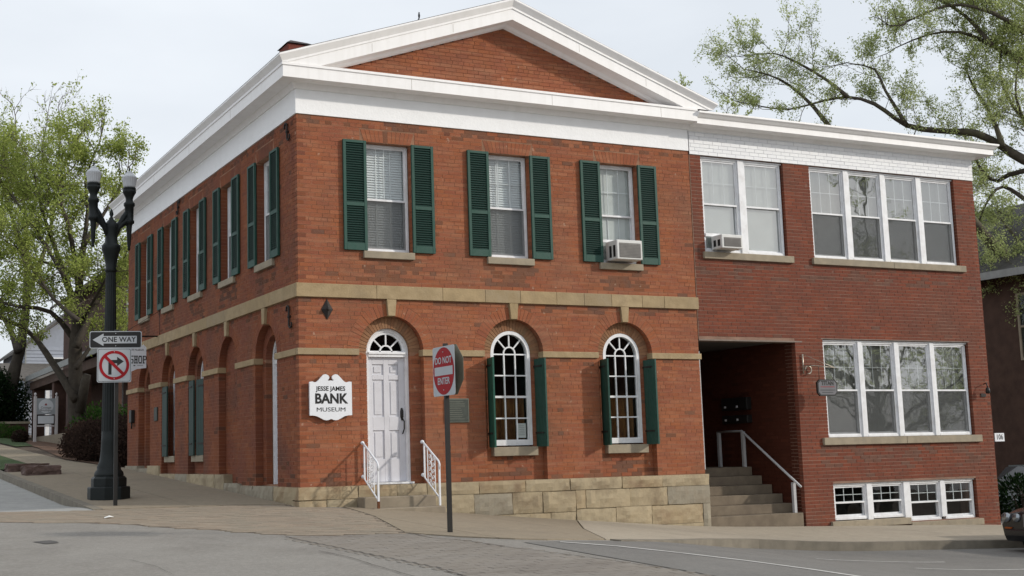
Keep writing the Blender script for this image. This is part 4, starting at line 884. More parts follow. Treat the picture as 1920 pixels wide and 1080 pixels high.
# ------------------------------------------------------------------ front stoop and iron rails
st = thing('front_steps', 'two low concrete steps below the white arched front door', 'steps', (1.6, -.3, -.45))
b = MB(); b.box(.92, 2.16, -.36, -.055, -.55, -.185); b.build('step', 'step', st, bev=.012)
b = MB(); b.box(.96, 2.19, -.64, -.362, -.62, -.35); b.build('step', 'step', st, bev=.012)
def scroll(b, c, r, turns=1.5, ph=0, sg=1):
    pts = []
    for k in range(14): a = ph+sg*turns*2*math.pi*k/13; rr = r*(1-k/15); pts.append((c[0], c[1]+rr*math.cos(a), c[2]+rr*math.sin(a)))
    b.tube(pts, .006, 4)
def iron_rail(x, label, rusty):
    t = thing('iron_handrail', label, 'handrail', (x, -.6, -.35), 'white scrollwork handrails at the front door')
    yo, yi = -.61, .0; zt = lambda y: .34+(y-yo)/(yi-yo)*.33; zl = lambda y: -.2+(y-yo)/(yi-yo)*.33
    b = MB(); b.tube([(x, yi, .66), (x, yi-.05, zt(yi-.05)+.005), (x, yo+.02, zt(yo+.02)), (x, yo-.012, .30), (x, yo, .22)], .016, 8); b.build('top_rail', 'signw', t)
    b = MB(); b.tube([(x, yi, .14), (x, yi-.05, zl(yi-.05)), (x, yo, zl(yo)-.03)], .012, 6); b.build('bottom_rail', 'signw', t)
    b = MB(); b.box(x-.014, x+.014, yo-.014, yo+.014, -.34, .30); b.build('post', 'signw', t)
    b = MB(); b.box(x-.012, x+.012, -.085, -.061, zl(-.07), zt(-.07)); b.build('inner_post', 'signw', t)
    b = MB()
    for y in (-.19, -.46): b.box(x-.006, x+.006, y-.006, y+.006, zl(y), zt(y))
    b.build('baluster', 'signw', t)
    b = MB(); z = zl(-.32)+.05; k = 0
    while z < zt(-.32)-.03:
        scroll(b, (x, -.265, z+(.02)), .05, 1.3, 0, 1); scroll(b, (x, -.385, z-.02), .05, 1.3, math.pi, -1); z += .098; k += 1
    b.tube([(x, -.325, zl(-.325)), (x, -.325, zt(-.325))], .006, 4); b.build('scrollwork', 'signw', t)
    b = MB(); scroll(b, (x, .0, .66), .035, 1.2, 0, 1); scroll(b, (x, .0, .13), .035, 1.2, 0, 1)
    for z in (.66, .13): b.tube([(x, -.02, z), (x, .012, z)], .03, 8)
    b.build('wall_mount', 'signw', t)
    if rusty: b = MB(); b.box(x-.017, x+.017, yo-.017, yo+.017, -.349, -.24); b.build('rusted_foot', 'rust', t)
iron_rail(1.05, 'white iron scrollwork handrail left of the front door with a rusted foot', True)
iron_rail(2.10, 'white iron scrollwork handrail right of the front door behind the do not enter post', False)
# ------------------------------------------------------------------ signs on the walls
def outline(pts, n=1): return pts
t = thing('museum_signboard', 'white scroll-topped museum signboard with black lettering on the brick pier beside the front door', 'sign', (.5, -.05, 1.37))
half = [(.0, 1.045), (.035, 1.03), (.075, 1.022), (.12, 1.03), (.17, 1.055), (.23, 1.085), (.29, 1.098), (.355, 1.10), (.355, 1.625), (.31, 1.63), (.27, 1.617), (.235, 1.625), (.20, 1.655), (.16, 1.70), (.12, 1.738), (.08, 1.745), (.04, 1.728), (.022, 1.70), (.03, 1.668), (.055, 1.652), (.03, 1.642), (.0, 1.648)]
pts = [(.5-x, z) for x, z in half[1:-1]][::-1]
full = [(.5+x, z) for x, z in half]+[(.5-x, z) for x, z in half[1:-1]][::-1]
b = MB(); b.poly(full, -.075, -.04); o = b.build('board', 'signw', t)
b = MB(); b.box(.3, .7, -.039, .0, 1.3, 1.34); b.build('wall_batten', 'signw', t)
fr_ = lambda x, z, y=-.0765: basis((x, y, z), (1, 0, 0), (0, 0, 1))
text('JESSE JAMES', .098, .001, fr_(.5, 1.515), 'lettering', 'signblack', t, bold=.002, xs=.98)
text('BANK', .215, .001, fr_(.5, 1.355), 'lettering', 'signblack', t, bold=.0075, xs=.95)
text('MUSEUM', .092, .001, fr_(.5, 1.188), 'lettering', 'signblack', t, bold=.0, xs=1.38)
t = thing('wall_plaque', 'square dark bronze plaque on the brick pier behind the do not enter sign', 'plaque', (2.74, -.02, .97))
b = MB(); b.box(2.53, 2.96, -.03, -.004, .965, 1.36); b.build('rim', 'bronze_edge', t, bev=.004); b = MB(); b.box(2.548, 2.942, -.034, -.03, .983, 1.342); b.build('plate', 'bronze', t)
b = MB()
for k in range(9): b.box(2.60, 2.60+random.uniform(.2, .30), -.036, -.0343, 1.30-.035*k, 1.31-.035*k)
b.build('cast_lines', 'bronze_edge', t, kind='stuff')
t = thing('wall_anchor', 'diamond-shaped dark iron wall anchor plate near the corner below the belt course', 'wall anchor', (.48, 0, 2.78))
b = MB(); vs = [(.48, -.06, 2.78), (.48, -.008, 2.95), (.38, -.008, 2.78), (.48, -.008, 2.61), (.58, -.008, 2.78)]; b.add(vs, [(0, 1, 2), (0, 2, 3), (0, 3, 4), (0, 4, 1), (1, 4, 3, 2)]); b.build('plate', 'iron', t); b = MB(); b.lathe([(.03, -.0), (.025, .02)], (0, 0, 0), 8); b.v = [(x+.48, -.055-z, y+2.78) for x, y, z in b.v]; b.build('boss', 'iron', t)
def s_anchor(y, z, h, label, flip=1):
    t = thing('wall_anchor', label, 'wall anchor', (0, y, z)); b = MB(); pts = []
    for k in range(9): a = -math.pi*.9+k/8*math.pi*1.25; pts.append((-.03, y-.07*flip+.07*flip*math.cos(a)*1.0, z+h/2-.07+.07*math.sin(a+0)*1))
    top = [(-.03, y+flip*(.06+.06*math.cos(a)), z+h/2-.05+.05*math.sin(a)) for a in [math.pi*(-.2+k*.15) for k in range(9)]]
    bot = [(-.03, y-flip*(.06+.06*math.cos(a)), z-h/2+.05-.05*math.sin(a)) for a in [math.pi*(-.2+k*.15) for k in range(9)]]
    b.tube(top+bot[::-1], .016, 6); b.build('strap', 'iron', t)
    b = MB(); b.tube([(-.05, y, z), (.0, y, z)], .022, 8); b.build('bolt', 'iron', t)
s_anchor(.37, 2.69, .36, 'S-shaped iron wall anchor on the shaded side wall under the belt course')
s_anchor(.38, 5.73, .30, 'S-shaped iron wall anchor on the side wall just under the white fascia at the corner')
s_anchor(7.35, 5.77, .28, 'S-shaped iron wall anchor high on the side wall between the third and fourth side windows', -1)
t = thing('wall_box', 'small dark metal box on the side wall near its far end', 'wall box', (-.02, 11.5, 1.5)); b = MB(); b.box(-.09, -.004, 11.38, 11.62, 1.36, 1.66); b.build('case', 'blackm', t, bev=.01); b = MB(); b.tube([(-.05, 11.5, 1.36), (-.05, 11.5, 1.22)], .02, 8); b.build('conduit', 'blackm', t)
t = thing('side_plaque', 'small dark plaque on the side wall right of the farthest arched doorway', 'plaque', (-.02, 9.25, 1.48)); b = MB(); b.box(-.03, -.004, 9.12, 9.4, 1.33, 1.63); b.build('plate', 'bronze', t, bev=.004)
# projecting SHOP sign on bracket
t = thing('hanging_shop_sign', 'white hanging shop sign on an iron arm, half hidden behind the street signs', 'sign', (-.1, 9.0, 3.18))
b = MB(); b.tube([(0, 9.0, 3.18), (-1.35, 9.0, 3.16)], .016, 6); b.tube([(-.002, 9.0, 3.18), (-.002, 9.0, 3.75)], .008, 5); b.tube([(0, 9.0, 3.75), (-.9, 9.0, 3.17)], .006, 4); b.build('arm', 'blackm', t)
b = MB(); b.tube([(-.42, 9.0, 3.17), (-.42, 9.0, 2.93)], .007, 5); b.tube([(-1.12, 9.0, 3.17), (-1.12, 9.0, 2.93)], .007, 5); b.build('hanger', 'blackm', t)
b = MB(); b.poly([(-1.30, 2.40), (-.92, 2.36), (-.62, 2.40), (-.50, 2.455), (-.30, 2.48), (-.30, 2.93), (-.36, 2.99), (-.42, 2.93), (-1.12, 2.93), (-1.24, 2.93), (-1.30, 2.86)], 8.985, 9.015); b.build('board', 'signw', t)
fb = lambda x, z: basis((x, 8.983, z), (1, 0, 0), (0, 0, 1))
def slab_text(b, s, x, z, h, w):          # slab-serif capitals from bars
    y0, y1 = 8.981, 8.984; q = w*.24; e = h*.13
    for ch in s:
        B = lambda a, c, d_, f_: b.box(x+a, x+c, y0, y1, z+d_, z+f_)
        if ch == 'H': B(.12*w, .12*w+q, 0, h); B(.64*w, .64*w+q, 0, h); B(.12*w+q, .64*w, h*.43, h*.57); [B(a, a+.46*w, c, c+e) for a in (0, .54*w) for c in (0, h-e)]
        if ch == 'O': B(0, q, h*.18, h*.82); B(w-q, w, h*.18, h*.82); B(q*.5, w-q*.5, 0, e*1.3); B(q*.5, w-q*.5, h-e*1.3, h)
        if ch == 'P': B(.1*w, .1*w+q, 0, h); B(0, .5*w, 0, e); B(0, .8*w, h-e, h); B(.34*w, .8*w, h*.42, h*.42+e); B(w-q, w, h*.5, h-e*.6)
        if ch == 'S': B(0, q, h*.5, h*.85); B(w-q, w, h*.15, h*.5); B(.1*w, w, h-e, h); B(.1*w, .9*w, h*.44, h*.44+e); B(0, .9*w, 0, e)
        x += w*1.14
b = MB(); slab_text(b, 'SHOP', -.665, 2.575, .17, .084); b.build('lettering', 'signblack', t)
text('OR MUSEUM', .05, .001, fb(-.50, 2.87), 'lettering', 'signblack', t, bold=.0); b = MB(); b.box(-.50, -.37, 8.981, 8.984, 2.528, 2.534); b.box(-.58, -.54, 8.981, 8.984, 2.52, 2.54); b.build('rule', 'signblack', t)
# TITAN sign and its bracket, 106 plate, wall light
t = thing('office_sign', 'small black-edged office sign with clipped corners hanging in front of the annex windows', 'sign', (10.3, -.3, 1.55))
b = MB(); X0, X1, Y = 10.17, 10.68, -.35
oc = lambda x0, x1, z0, z1, c_: [(x0+c_, z0), (x1-c_, z0), (x1, z0+c_), (x1, z1-c_), (x1-c_, z1), (x0+c_, z1), (x0, z1-c_), (x0, z0+c_)]
b.poly(oc(10.13, 10.61, 1.37, 1.68, .06), -.37, -.33); b.build('board', 'signblack', t); b = MB(); b.poly(oc(10.155, 10.585, 1.395, 1.655, .05), -.373, -.3705); b.build('face', 'signgrey', t)
f2 = lambda x, z: basis((x, -.3745, z), (1, 0, 0), (0, 0, 1)); text('TITAN', .105, .001, f2(10.37, 1.605), 'lettering', 'signblack', t, bold=.004)
b = MB(); b.box(10.20, 10.54, -.376, -.3735, 1.535, 1.545); b.build('red_rule', 'signred', t); b = MB(); b.box(10.19, 10.55, -.376, -.3735, 1.475, 1.485); b.box(10.23, 10.50, -.376, -.3735, 1.43, 1.438); b.build('rule', 'signblack', t)
t2 = thing('sign_bracket', 'pale scrolled metal bracket on the annex wall above the office sign', 'bracket', (10.12, 0, 2.0))
b = MB(); x = 10.12; b.tube([(x, -.03, 2.18), (x, -.03, 1.80)], .016, 6); b.tube([(x, -.35, 1.94), (x, -.02, 1.96)], .01, 5); b.tube([(x, -.35, 1.94), (10.62, -.35, 1.90)], .008, 5); b.tube([(x, -.03, 2.18), (10.60, -.35, 1.9)], .005, 4); b.build('arm', 'brass', t2)
b = MB(); b.tube([(10.22+.075*math.cos(a), -.05, 1.88+.075*math.sin(a)) for a in [k*.42-1.8 for k in range(13)]], .014, 6); b.build('scroll', 'brass', t2)
b = MB(); b.tube([(10.2, -.35, 1.93), (10.2, -.35, 1.68)], .005, 4); b.tube([(10.55, -.35, 1.9), (10.55, -.35, 1.68)], .005, 4); b.build('hanger', 'blackm', t2)
t = thing('number_plate', 'small white house number plate 106 at the far corner of the annex', 'house number', (15.2, .02, .54)); b = MB(); b.box(15.11, 15.38, .03, .05, .45, .62); b.build('plate', 'signw', t); text('106', .15, .001, basis((15.245, .0285, .535), (1, 0, 0), (0, 0, 1)), 'lettering', 'signblack', t, bold=.002, xs=.9); b = MB(); b.box(15.035, 15.11, .032, .048, .5, .56); b.build('wall_clip', 'blackm', t)
t = thing('wall_light', 'small dark bracket light on the annex wall right of the windows', 'wall light', (14.75, 0, 1.5)); b = MB(); b.tube([(14.85, -.02, 1.62), (14.82, -.12, 1.64), (14.80, -.16, 1.55)], .012, 6); b.lathe([(.03, 0), (.05, .03), (.04, .1), (.015, .13)], (14.80, -.16, 1.42), 10); b.build('lamp_head', 'blackm', t); b = MB(); b.box(14.76, 14.90, -.02, -.008, 1.36, 1.43); b.build('back_plate', 'iron', t)
t = thing('paper_notice', 'white paper notice taped inside the lower right pane of the middle arched window', 'notice', (4.07, .2, .78)); b = MB(); b.box(3.99, 4.15, .186, .1875, .70, .945); b.build('sheet', 'paper', t); b = MB(); [b.box(4.02, 4.12, .1845, .1855, .90-.03*k, .905-.03*k) for k in range(6)]; b.build('print', 'ink', t)
t = thing('perched_bird', 'small dark bird perched on the left slope of the white pediment', 'bird', (2.04, -.40, 7.62)); b = MB(); b.lathe([(.004, -.09), (.018, -.05), (.03, 0), (.034, .05), (.026, .09), (.02, .11), (.024, .135), (.014, .158), (.003, .165)], (2.05, -.38, 7.72), 10); b.tube([(2.05, -.40, 7.855), (2.05, -.44, 7.85)], [.006, .001], 5); b.tube([(2.05, -.38, 7.68), (2.0, -.37, 7.585)], [.02, .008], 6); b.tube([(2.05, -.39, 7.68), (2.05, -.39, 7.62)], .004, 4); b.v = [(2.05+(x-2.05)*.55, -.38+(y+.38)*.55, 7.63+(z-7.59)*.5) for x, y, z in b.v]; b.build('body', 'bird', t)
# ------------------------------------------------------------------ street lamp
lx, ly = -2.30, 3.1; lz = G(lx, ly); LK = .942
t = thing('street_lamp', 'black twin-globe ornamental lamp post on the corner sidewalk', 'street lamp', (lx, ly, lz))
b = MB(lambda p: (p[0], p[1], lz+(p[2]-lz)*LK)); b.lathe([(.36, 0), (.36, .22), (.345, .235)], (lx, ly, lz-.02), 8, False, math.pi/8); b.lathe([(.30, .2), (.30, .36), (.26, .40)], (lx, ly, lz), 8, False, math.pi/8); b.build('base_plinth', 'black', t, bev=.006)
b = MB(lambda p: (p[0], p[1], lz+(p[2]-lz)*LK)); b.lathe([(.24, .38), (.25, .42), (.24, .47), (.20, .52), (.205, .56), (.165, .66), (.145, .80), (.135, 1.0), (.13, 1.2)], (lx, ly, lz), 16); b.build('base_shaft', 'black', t)
b = MB(lambda p: (p[0], p[1], lz+(p[2]-lz)*LK)); prof = [(.13, 1.2), (.085, 4.10)]; vs = []; n = 32
for r, z in prof:
    for k in range(n): a = 2*math.pi*k/n; rr = r*(1 if k % 2 else .93); vs.append((lx+rr*math.cos(a), ly+rr*math.sin(a), lz+z))
b.add(vs, [(k, (k+1) % n, n+(k+1) % n, n+k) for k in range(n)]); b.build('fluted_shaft', 'black', t)
b = MB(); b.lathe([(.080, 3.84), (.11, 3.88), (.09, 3.92), (.105, 4.05), (.13, 4.16), (.16, 4.24), (.165, 4.30), (.15, 4.33), (.11, 4.36), (.105, 4.50), (.115, 4.62), (.125, 4.66), (.105, 4.70), (.06, 4.76), (.03, 4.80), (.022, 4.83), (.038, 4.87), (.03, 4.91), (.008, 4.97)], (lx, ly, lz), 16); b.build('capital', 'black', t)
adir = Vector((.955, .29, 0)).normalized()
for sg in (-1, 1):
    gx, gy = lx+adir.x*sg*.345, ly+adir.y*sg*.345; AP = lambda r, z: (lx+adir.x*sg*r, ly+adir.y*sg*r, lz+z)
    b = MB(); b.tube([AP(.07, 4.50), AP(.13, 4.64), AP(.20, 4.72), AP(.28, 4.77), AP(.34, 4.86)], [.045, .05, .055, .06, .065], 8); am = b.build('arm', 'black', t)
    b = MB(); b.tube([AP(.09, 4.62), AP(.16, 4.72), AP(.24, 4.85), AP(.34, 4.98)], [.035, .045, .05, .05], 8); b.build('arm_bracket', 'black', t)
    b = MB(); b.lathe([(.006, 4.26), (.024, 4.28), (.022, 4.32), (.032, 4.37), (.042, 4.55), (.052, 4.70), (.06, 4.73), (.09, 4.75), (.09, 4.79), (.075, 4.81), (.08, 5.04), (.098, 5.06), (.098, 5.10), (.07, 5.13), (.062, 5.17), (.075, 5.22), (.10, 5.27), (.118, 5.30), (.118, 5.33), (.10, 5.335), (.115, 5.35), (.115, 5.375), (.09, 5.39)], (gx, gy, lz), 16); b.build('lamp_holder', 'black', t)
    b = MB(); vs = []; pr = [(.095, 5.385), (.105, 5.40), (.118, 5.48), (.132, 5.545), (.135, 5.56), (.122, 5.565), (.122, 5.575), (.105, 5.60), (.075, 5.625), (.060, 5.635), (.056, 5.655), (.04, 5.672), (.015, 5.68)]; n = 40
    for r, z in pr:
        for k in range(n): a = 2*math.pi*k/n; rr = r*(1 if k % 2 else .955); vs.append((gx+rr*math.cos(a), gy+rr*math.sin(a), lz+z))
    b.add(vs, [(i*n+k, i*n+(k+1) % n, (i+1)*n+(k+1) % n, (i+1)*n+k) for i in range(len(pr)-1) for k in range(n)]+[tuple((len(pr)-1)*n+k for k in range(n))]); b.build('globe', 'globe', t)
    b = MB(); b.lathe([(.018, 5.675), (.012, 5.70), (.018, 5.72), (.004, 5.76)], (gx, gy, lz), 8); b.build('finial', 'black', t)
# ------------------------------------------------------------------ street signs
def rrect(w_, h_, r, n=4):
    o = []
    for cx, cz, a0 in ((w_/2-r, -h_/2+r, -90), (w_/2-r, h_/2-r, 0), (-w_/2+r, h_/2-r, 90), (-w_/2+r, -h_/2+r, 180)):
        for k in range(n+1): a = math.radians(a0+90*k/n); o.append((cx+r*math.cos(a), cz+r*math.sin(a)))
    return o
class PL(MB):                              # flat layers on an oriented plane
    def __init__(s, o, r, u): super().__init__(); s.M = basis(o, r, u)
    def flat(s, pts, d0, d1): n = len(pts); M_ = s.M; vs = [tuple(M_ @ Vector((p[0], p[1], d1))) for p in pts]+[tuple(M_ @ Vector((p[0], p[1], d0))) for p in pts]; return s.add(vs, [tuple(range(n)), tuple(range(2*n-1, n-1, -1))]+[(i, n+i, n+(i+1) % n, (i+1) % n) for i in range(n)])
px, py = -2.49, 1.67; pz = G(px, py); rt = Vector((.966, -.26, 0)).normalized()
t = thing('signpost', 'thin dark metal post in front of the lamp base carrying two street signs', 'signpost', (px, py, pz))
b = MB(); b.box(px-.03, px+.03, py-.018, py+.018, pz-.05, 2.56); b.build('post', 'blackm', t)
b = MB(); [b.box(px-.031, px+.031, py-.019, py-.0181, 0+z, .004+z) for z in (.2, .5, .8, 1.1)]; b.build('punched_holes', 'iron', t, kind='stuff')
def layer(o, up, pts, d0, d1, nm, m, par, r=None): q = PL(o, r if r is not None else rt, up); q.flat(pts, d0, d1); return q.build(nm, m, par)
nrm = rt.cross(Vector((0, 0, 1)))
def osign(name, label, cat, c, w_, h_): return thing(name, label, cat, c)
c1 = Vector((px-.015, py, 2.395))+nrm*.035; Zu = (0, 0, 1)
t = thing('one_way_sign', 'black rectangular one way sign with a white left-pointing arrow above the no right turn sign', 'road sign', tuple(c1))
layer(c1, Zu, rrect(.815, .275, .03), -.003, .0, 'panel', 'signg', t); layer(c1, Zu, rrect(.79, .25, .024), .0, .0015, 'black_field', 'signblack', t)
layer(c1, Zu, [(-.36, 0), (-.19, -.10), (-.19, -.06), (.33, -.06), (.33, .06), (-.19, .06), (-.19, .10)], .0015, .003, 'arrow', 'signg', t)
Mt = basis(c1+nrm*.0036+rt*.05, rt, Zu); text('ONE WAY', .115, .0006, Mt, 'lettering', 'signblack', t, bold=.002, xs=.98)
b = MB(); [b.tube([tuple(c1+nrm*.002+Vector((0, 0, z))), tuple(c1+nrm*.008+Vector((0, 0, z)))], .008, 6) for z in (.10, -.10)]; b.build('bolt', 'signg', t)
c2 = Vector((px-.035, py, 1.985))+nrm*.035
t = thing('no_right_turn_sign', 'white square sign with a red slashed circle over a right-turn arrow', 'road sign', tuple(c2))
layer(c2, Zu, rrect(.535, .545, .03), -.003, .0, 'panel', 'signg', t)
q = PL(c2, rt, Zu); o_ = rrect(.51, .52, .026); i_ = rrect(.498, .508, .024)
for k in range(len(o_)): q.flat([o_[k], o_[(k+1) % len(o_)], i_[(k+1) % len(o_)], i_[k]], 0, .0012)
q.build('border', 'signblack', t)
layer(c2, Zu, [(-.09, -.15), (-.04, -.15), (-.04, .03), (.045, .03), (.045, -.015), (.15, .06), (.045, .135), (.045, .085), (-.06, .085), (-.09, .06)], .0, .0015, 'arrow', 'signblack', t)
q = PL(c2, rt, Zu); n = 32
for k in range(n):
    a, c_ = 2*math.pi*k/n, 2*math.pi*(k+1)/n; q.flat([(.19*math.cos(a), .19*math.sin(a)), (.235*math.cos(a), .235*math.sin(a)), (.235*math.cos(c_), .235*math.sin(c_)), (.19*math.cos(c_), .19*math.sin(c_))], .0015, .003)
s2 = math.sqrt(.5); q.flat([(-.14-.017, .14-.017), (.14-.017, -.14-.017), (.14+.017, -.14+.017), (-.14+.017, .14+.017)], .0016, .0031); q.build('prohibition_ring', 'signred', t)
b = MB(); [b.tube([tuple(c2+nrm*.002+Vector((0, 0, z))), tuple(c2+nrm*.008+Vector((0, 0, z)))], .008, 6) for z in (.215, -.215)]; b.build('bolt', 'signg', t)
# do not enter
dx, dy = .085, -5.0; dz = G(dx, dy)
t = thing('signpost', 'slim black post at the sidewalk edge in front of the entrance', 'signpost', (dx, dy, dz)); b = MB(); b.box(dx-.026, dx+.026, dy-.02, dy+.02, dz-.05, 1.79); b.build('post', 'blackm', t)
r3 = Vector((.46, .12, 0)); w3 = .60; 
# sign turned away: its width axis chosen so that it foreshortens as seen
vdir = (Vector((dx, dy, 0))-Vector((CAM.x, CAM.y, 0))).normalized(); perp = Vector((vdir.y, -vdir.x, 0)); th = math.radians(64)
r3 = (perp*math.cos(th)-vdir*math.sin(th)); n3 = r3.cross(Vector((0, 0, 1)))
r3 = r3.normalized(); c3 = Vector((dx, dy, 1.455))+n3*.03
t = thing('do_not_enter_sign', 'square white sign with a red disc reading do not enter, turned partly away', 'road sign', tuple(c3))
layer(c3, Zu, rrect(.60, .60, .03), -.004, .0, 'panel', 'signg', t, r3); layer(c3, Zu, [(.288*math.cos(a), .288*math.sin(a)) for a in [2*math.pi*k/36 for k in range(36)]], 0, .002, 'red_disc', 'signred', t, r3)
layer(c3, Zu, [(-.25, -.052), (.25, -.052), (.25, .052), (-.25, .052)], .002, .0035, 'white_bar', 'signg', t, r3)
text('DO NOT', .115, .0008, basis(c3+n3*.0042+Vector((0, 0, .125)), r3, Zu), 'lettering', 'signg', t, bold=.002, xs=.98); text('ENTER', .115, .0008, basis(c3+n3*.0042+Vector((0, 0, -.125)), r3, Zu), 'lettering', 'signg', t, bold=.002, xs=.98)
b = MB(); [b.tube([tuple(c3+n3*.002+Vector((0, 0, z))), tuple(c3+n3*.008+Vector((0, 0, z)))], .008, 6) for z in (.23, -.23)]; b.build('bolt', 'signg', t)
r4 = r3; n4 = n3; c4 = Vector((dx, dy, 1.47))-n3*.085
t = thing('stop_sign', 'octagonal sign seen from its dull metal back behind the do not enter sign', 'road sign', tuple(c4))
oct_ = lambda r: [(r*math.cos(a), r*math.sin(a)) for a in [math.pi/8+math.pi/4*k for k in range(8)]]
layer(c4, Zu, oct_(.33), -.004, .0, 'panel', 'signback', t, r4); layer(c4, Zu, oct_(.325), -.007, -.0045, 'red_face', 'signred', t, r4)
#PART2
t = thing('paper_litter', 'small crumpled white paper scrap lying on the paved crossing near the lamp post', 'litter', (-3.0, -.35, RD(-3, -.35)+.01))
b = MB(); rr = random.Random(3); pts = [(-3.0+.09*math.cos(a)*rr.uniform(.6, 1.2), -.35+.05*math.sin(a)*rr.uniform(.6, 1.2)) for a in [k*math.pi/4 for k in range(8)]]; z = RD(-3, -.35)+.012
b.add([(x, y, z+rr.uniform(0, .02)) for x, y in pts]+[(-3.0, -.35, z+.035), (-3.0, -.35, z)], [(k, (k+1) % 8, 8) for k in range(8)]+[((k+1) % 8, k, 9) for k in range(8)]); b.build('scrap', 'paper', t)
# ------------------------------------------------------------------ trees and shrubs
def leafmesh(name, C, size, m, parent, seed=0, kind='stuff', el=.55, up=.3):
    r = np.random.default_rng(seed); C = np.asarray(C, dtype=np.float64); n = len(C)
    d = r.normal(size=(n, 3)); d[:, 2] += up*r.choice([-1, 1], n); d /= np.linalg.norm(d, axis=1)[:, None]
    e = r.normal(size=(n, 3)); e -= d*(e*d).sum(1)[:, None]; e /= np.linalg.norm(e, axis=1)[:, None]
    s = size*(.55+.9*r.random(n))[:, None]
    V = np.stack([C-d*s*.5, C+e*s*el*.5, C+d*s*.5, C-e*s*el*.5], 1).reshape(-1, 3)
    me = bpy.data.meshes.new(name); me.vertices.add(4*n); me.vertices.foreach_set('co', (V-np.array(ORG[parent.name])).ravel())
    me.loops.add(4*n); me.loops.foreach_set('vertex_index', np.arange(4*n)); me.polygons.add(n); me.polygons.foreach_set('loop_start', np.arange(0, 4*n, 4)); me.polygons.foreach_set('loop_total', np.full(n, 4))
    me.materials.append(MT[m]); a = me.attributes.new('tone', 'FLOAT', 'FACE'); a.data.foreach_set('value', r.random(n)); me.update(); me.validate()
    o = bpy.data.objects.new(name, me); COL.objects.link(o); o.parent = parent; ORG[o.name] = ORG[parent.name]
    if kind: o['kind'] = kind
    return o
def tree(name, label, limbs, loc, seed, bark, leafmat, leaf_size, nleaf, group=None, step=.42, L1=1.9, levels=3, droop=.05, upt=.25, bare=0.0, kids=(5, 4), cat='tree', thick=.018, spread=.035):
    rd = random.Random(seed); t = thing(name, label, cat, loc, group)
    tb = MB(); bb = MB(); leaves = []
    def smooth(pts):
        pts = [Vector(p) for p in pts]; o = []
        for i in range(len(pts)-1):
            p0 = pts[max(i-1, 0)]; p1 = pts[i]; p2 = pts[i+1]; p3 = pts[min(i+2, len(pts)-1)]
            n = max(2, int((p2-p1).length/.35))
            for k in range(n):
                s_ = k/n; o.append(.5*((2*p1)+(p2-p0)*s_+(2*p0-5*p1+4*p2-p3)*s_*s_+(3*p1-p0-3*p2+p3)*s_**3))
        o.append(pts[-1]); return o
    def rv(s_): return Vector((rd.gauss(0, s_), rd.gauss(0, s_), rd.gauss(0, s_)))
    def grow(p, d, Ln, r, lev):
        n = 5 if lev < levels else 3; pts = [p.copy()]; q = p.copy(); dd = d.copy()
        for k in range(n):
            dd = (dd+rv(.17)+Vector((0, 0, upt*.16))).normalized(); q = q+dd*Ln/n; pts.append(q.copy())
        bb.tube(pts, [r*(1-.75*k/n) for k in range(n+1)], 5 if lev == 1 else 3, caps=False)
        if lev < levels:
            for k in range(kids[min(lev-1, 1)]):
                s_ = rd.uniform(.25, 1); i = min(n-1, int(s_*n)); b_ = pts[i]+(pts[i+1]-pts[i])*(s_*n-i)
                nd = (dd+rv(.62)+Vector((0, 0, upt*.4))).normalized(); grow(b_, nd, Ln*rd.uniform(.38, .6), r*.5, lev+1)
        if lev >= levels-1 and rd.random() > bare:
            m_ = nleaf if lev == levels else nleaf//2
            for k in range(m_):
                s_ = rd.uniform(.2, 1.05)*n; i = min(n-1, int(s_)); b_ = pts[i]+(pts[i+1]-pts[i])*(s_-i); leaves.append(b_+rv(spread))
    for pts, r0, r1, f0, dens_ in limbs:
        sp = smooth(pts); m = len(sp)
        tb.tube(sp, [(r1+(r0-r1)*(1-k/(m-1))**1.35)*(1+.06*math.sin(k*1.7)) for k in range(m)], 10 if r0 > .12 else 7)
        acc = 0
        for k in range(1, m):
            acc += (sp[k]-sp[k-1]).length*dens_
            if k/m < f0: acc = 0; continue
            while acc > step:
                acc -= step; tdir = (sp[k]-sp[k-1]).normalized(); side = rv(1); side = (side-tdir*side.dot(tdir)).normalized()
                nd = (tdir*.55+side*.9+Vector((0, 0, upt))).normalized(); grow(sp[k], nd, L1*rd.uniform(.55, 1.15)*(1-.35*k/m), max(.010, thick*rd.uniform(.7, 1.3)), 1)
        grow(sp[-1], (sp[-1]-sp[-2]).normalized(), L1*.8, max(r1, .012), 1)
    tb.build('trunk', bark, t); bb.build('branches', 'twig' if bark == 'bark' else bark, t, kind='stuff')
    if leaves: leafmesh('crown', leaves, leaf_size, leafmat, t, seed)
    return t
A = lambda pts, D=41.0, w_=0.0, sd=0: [tuple(at(u, v, D+(w_*((k+sd) % 3-1)) + (0 if not w_ else w_*.5*k))) for k, (u, v) in enumerate(pts)]
T0 = at(150, 855, 41); T0.z = G(T0.x, T0.y)-.1
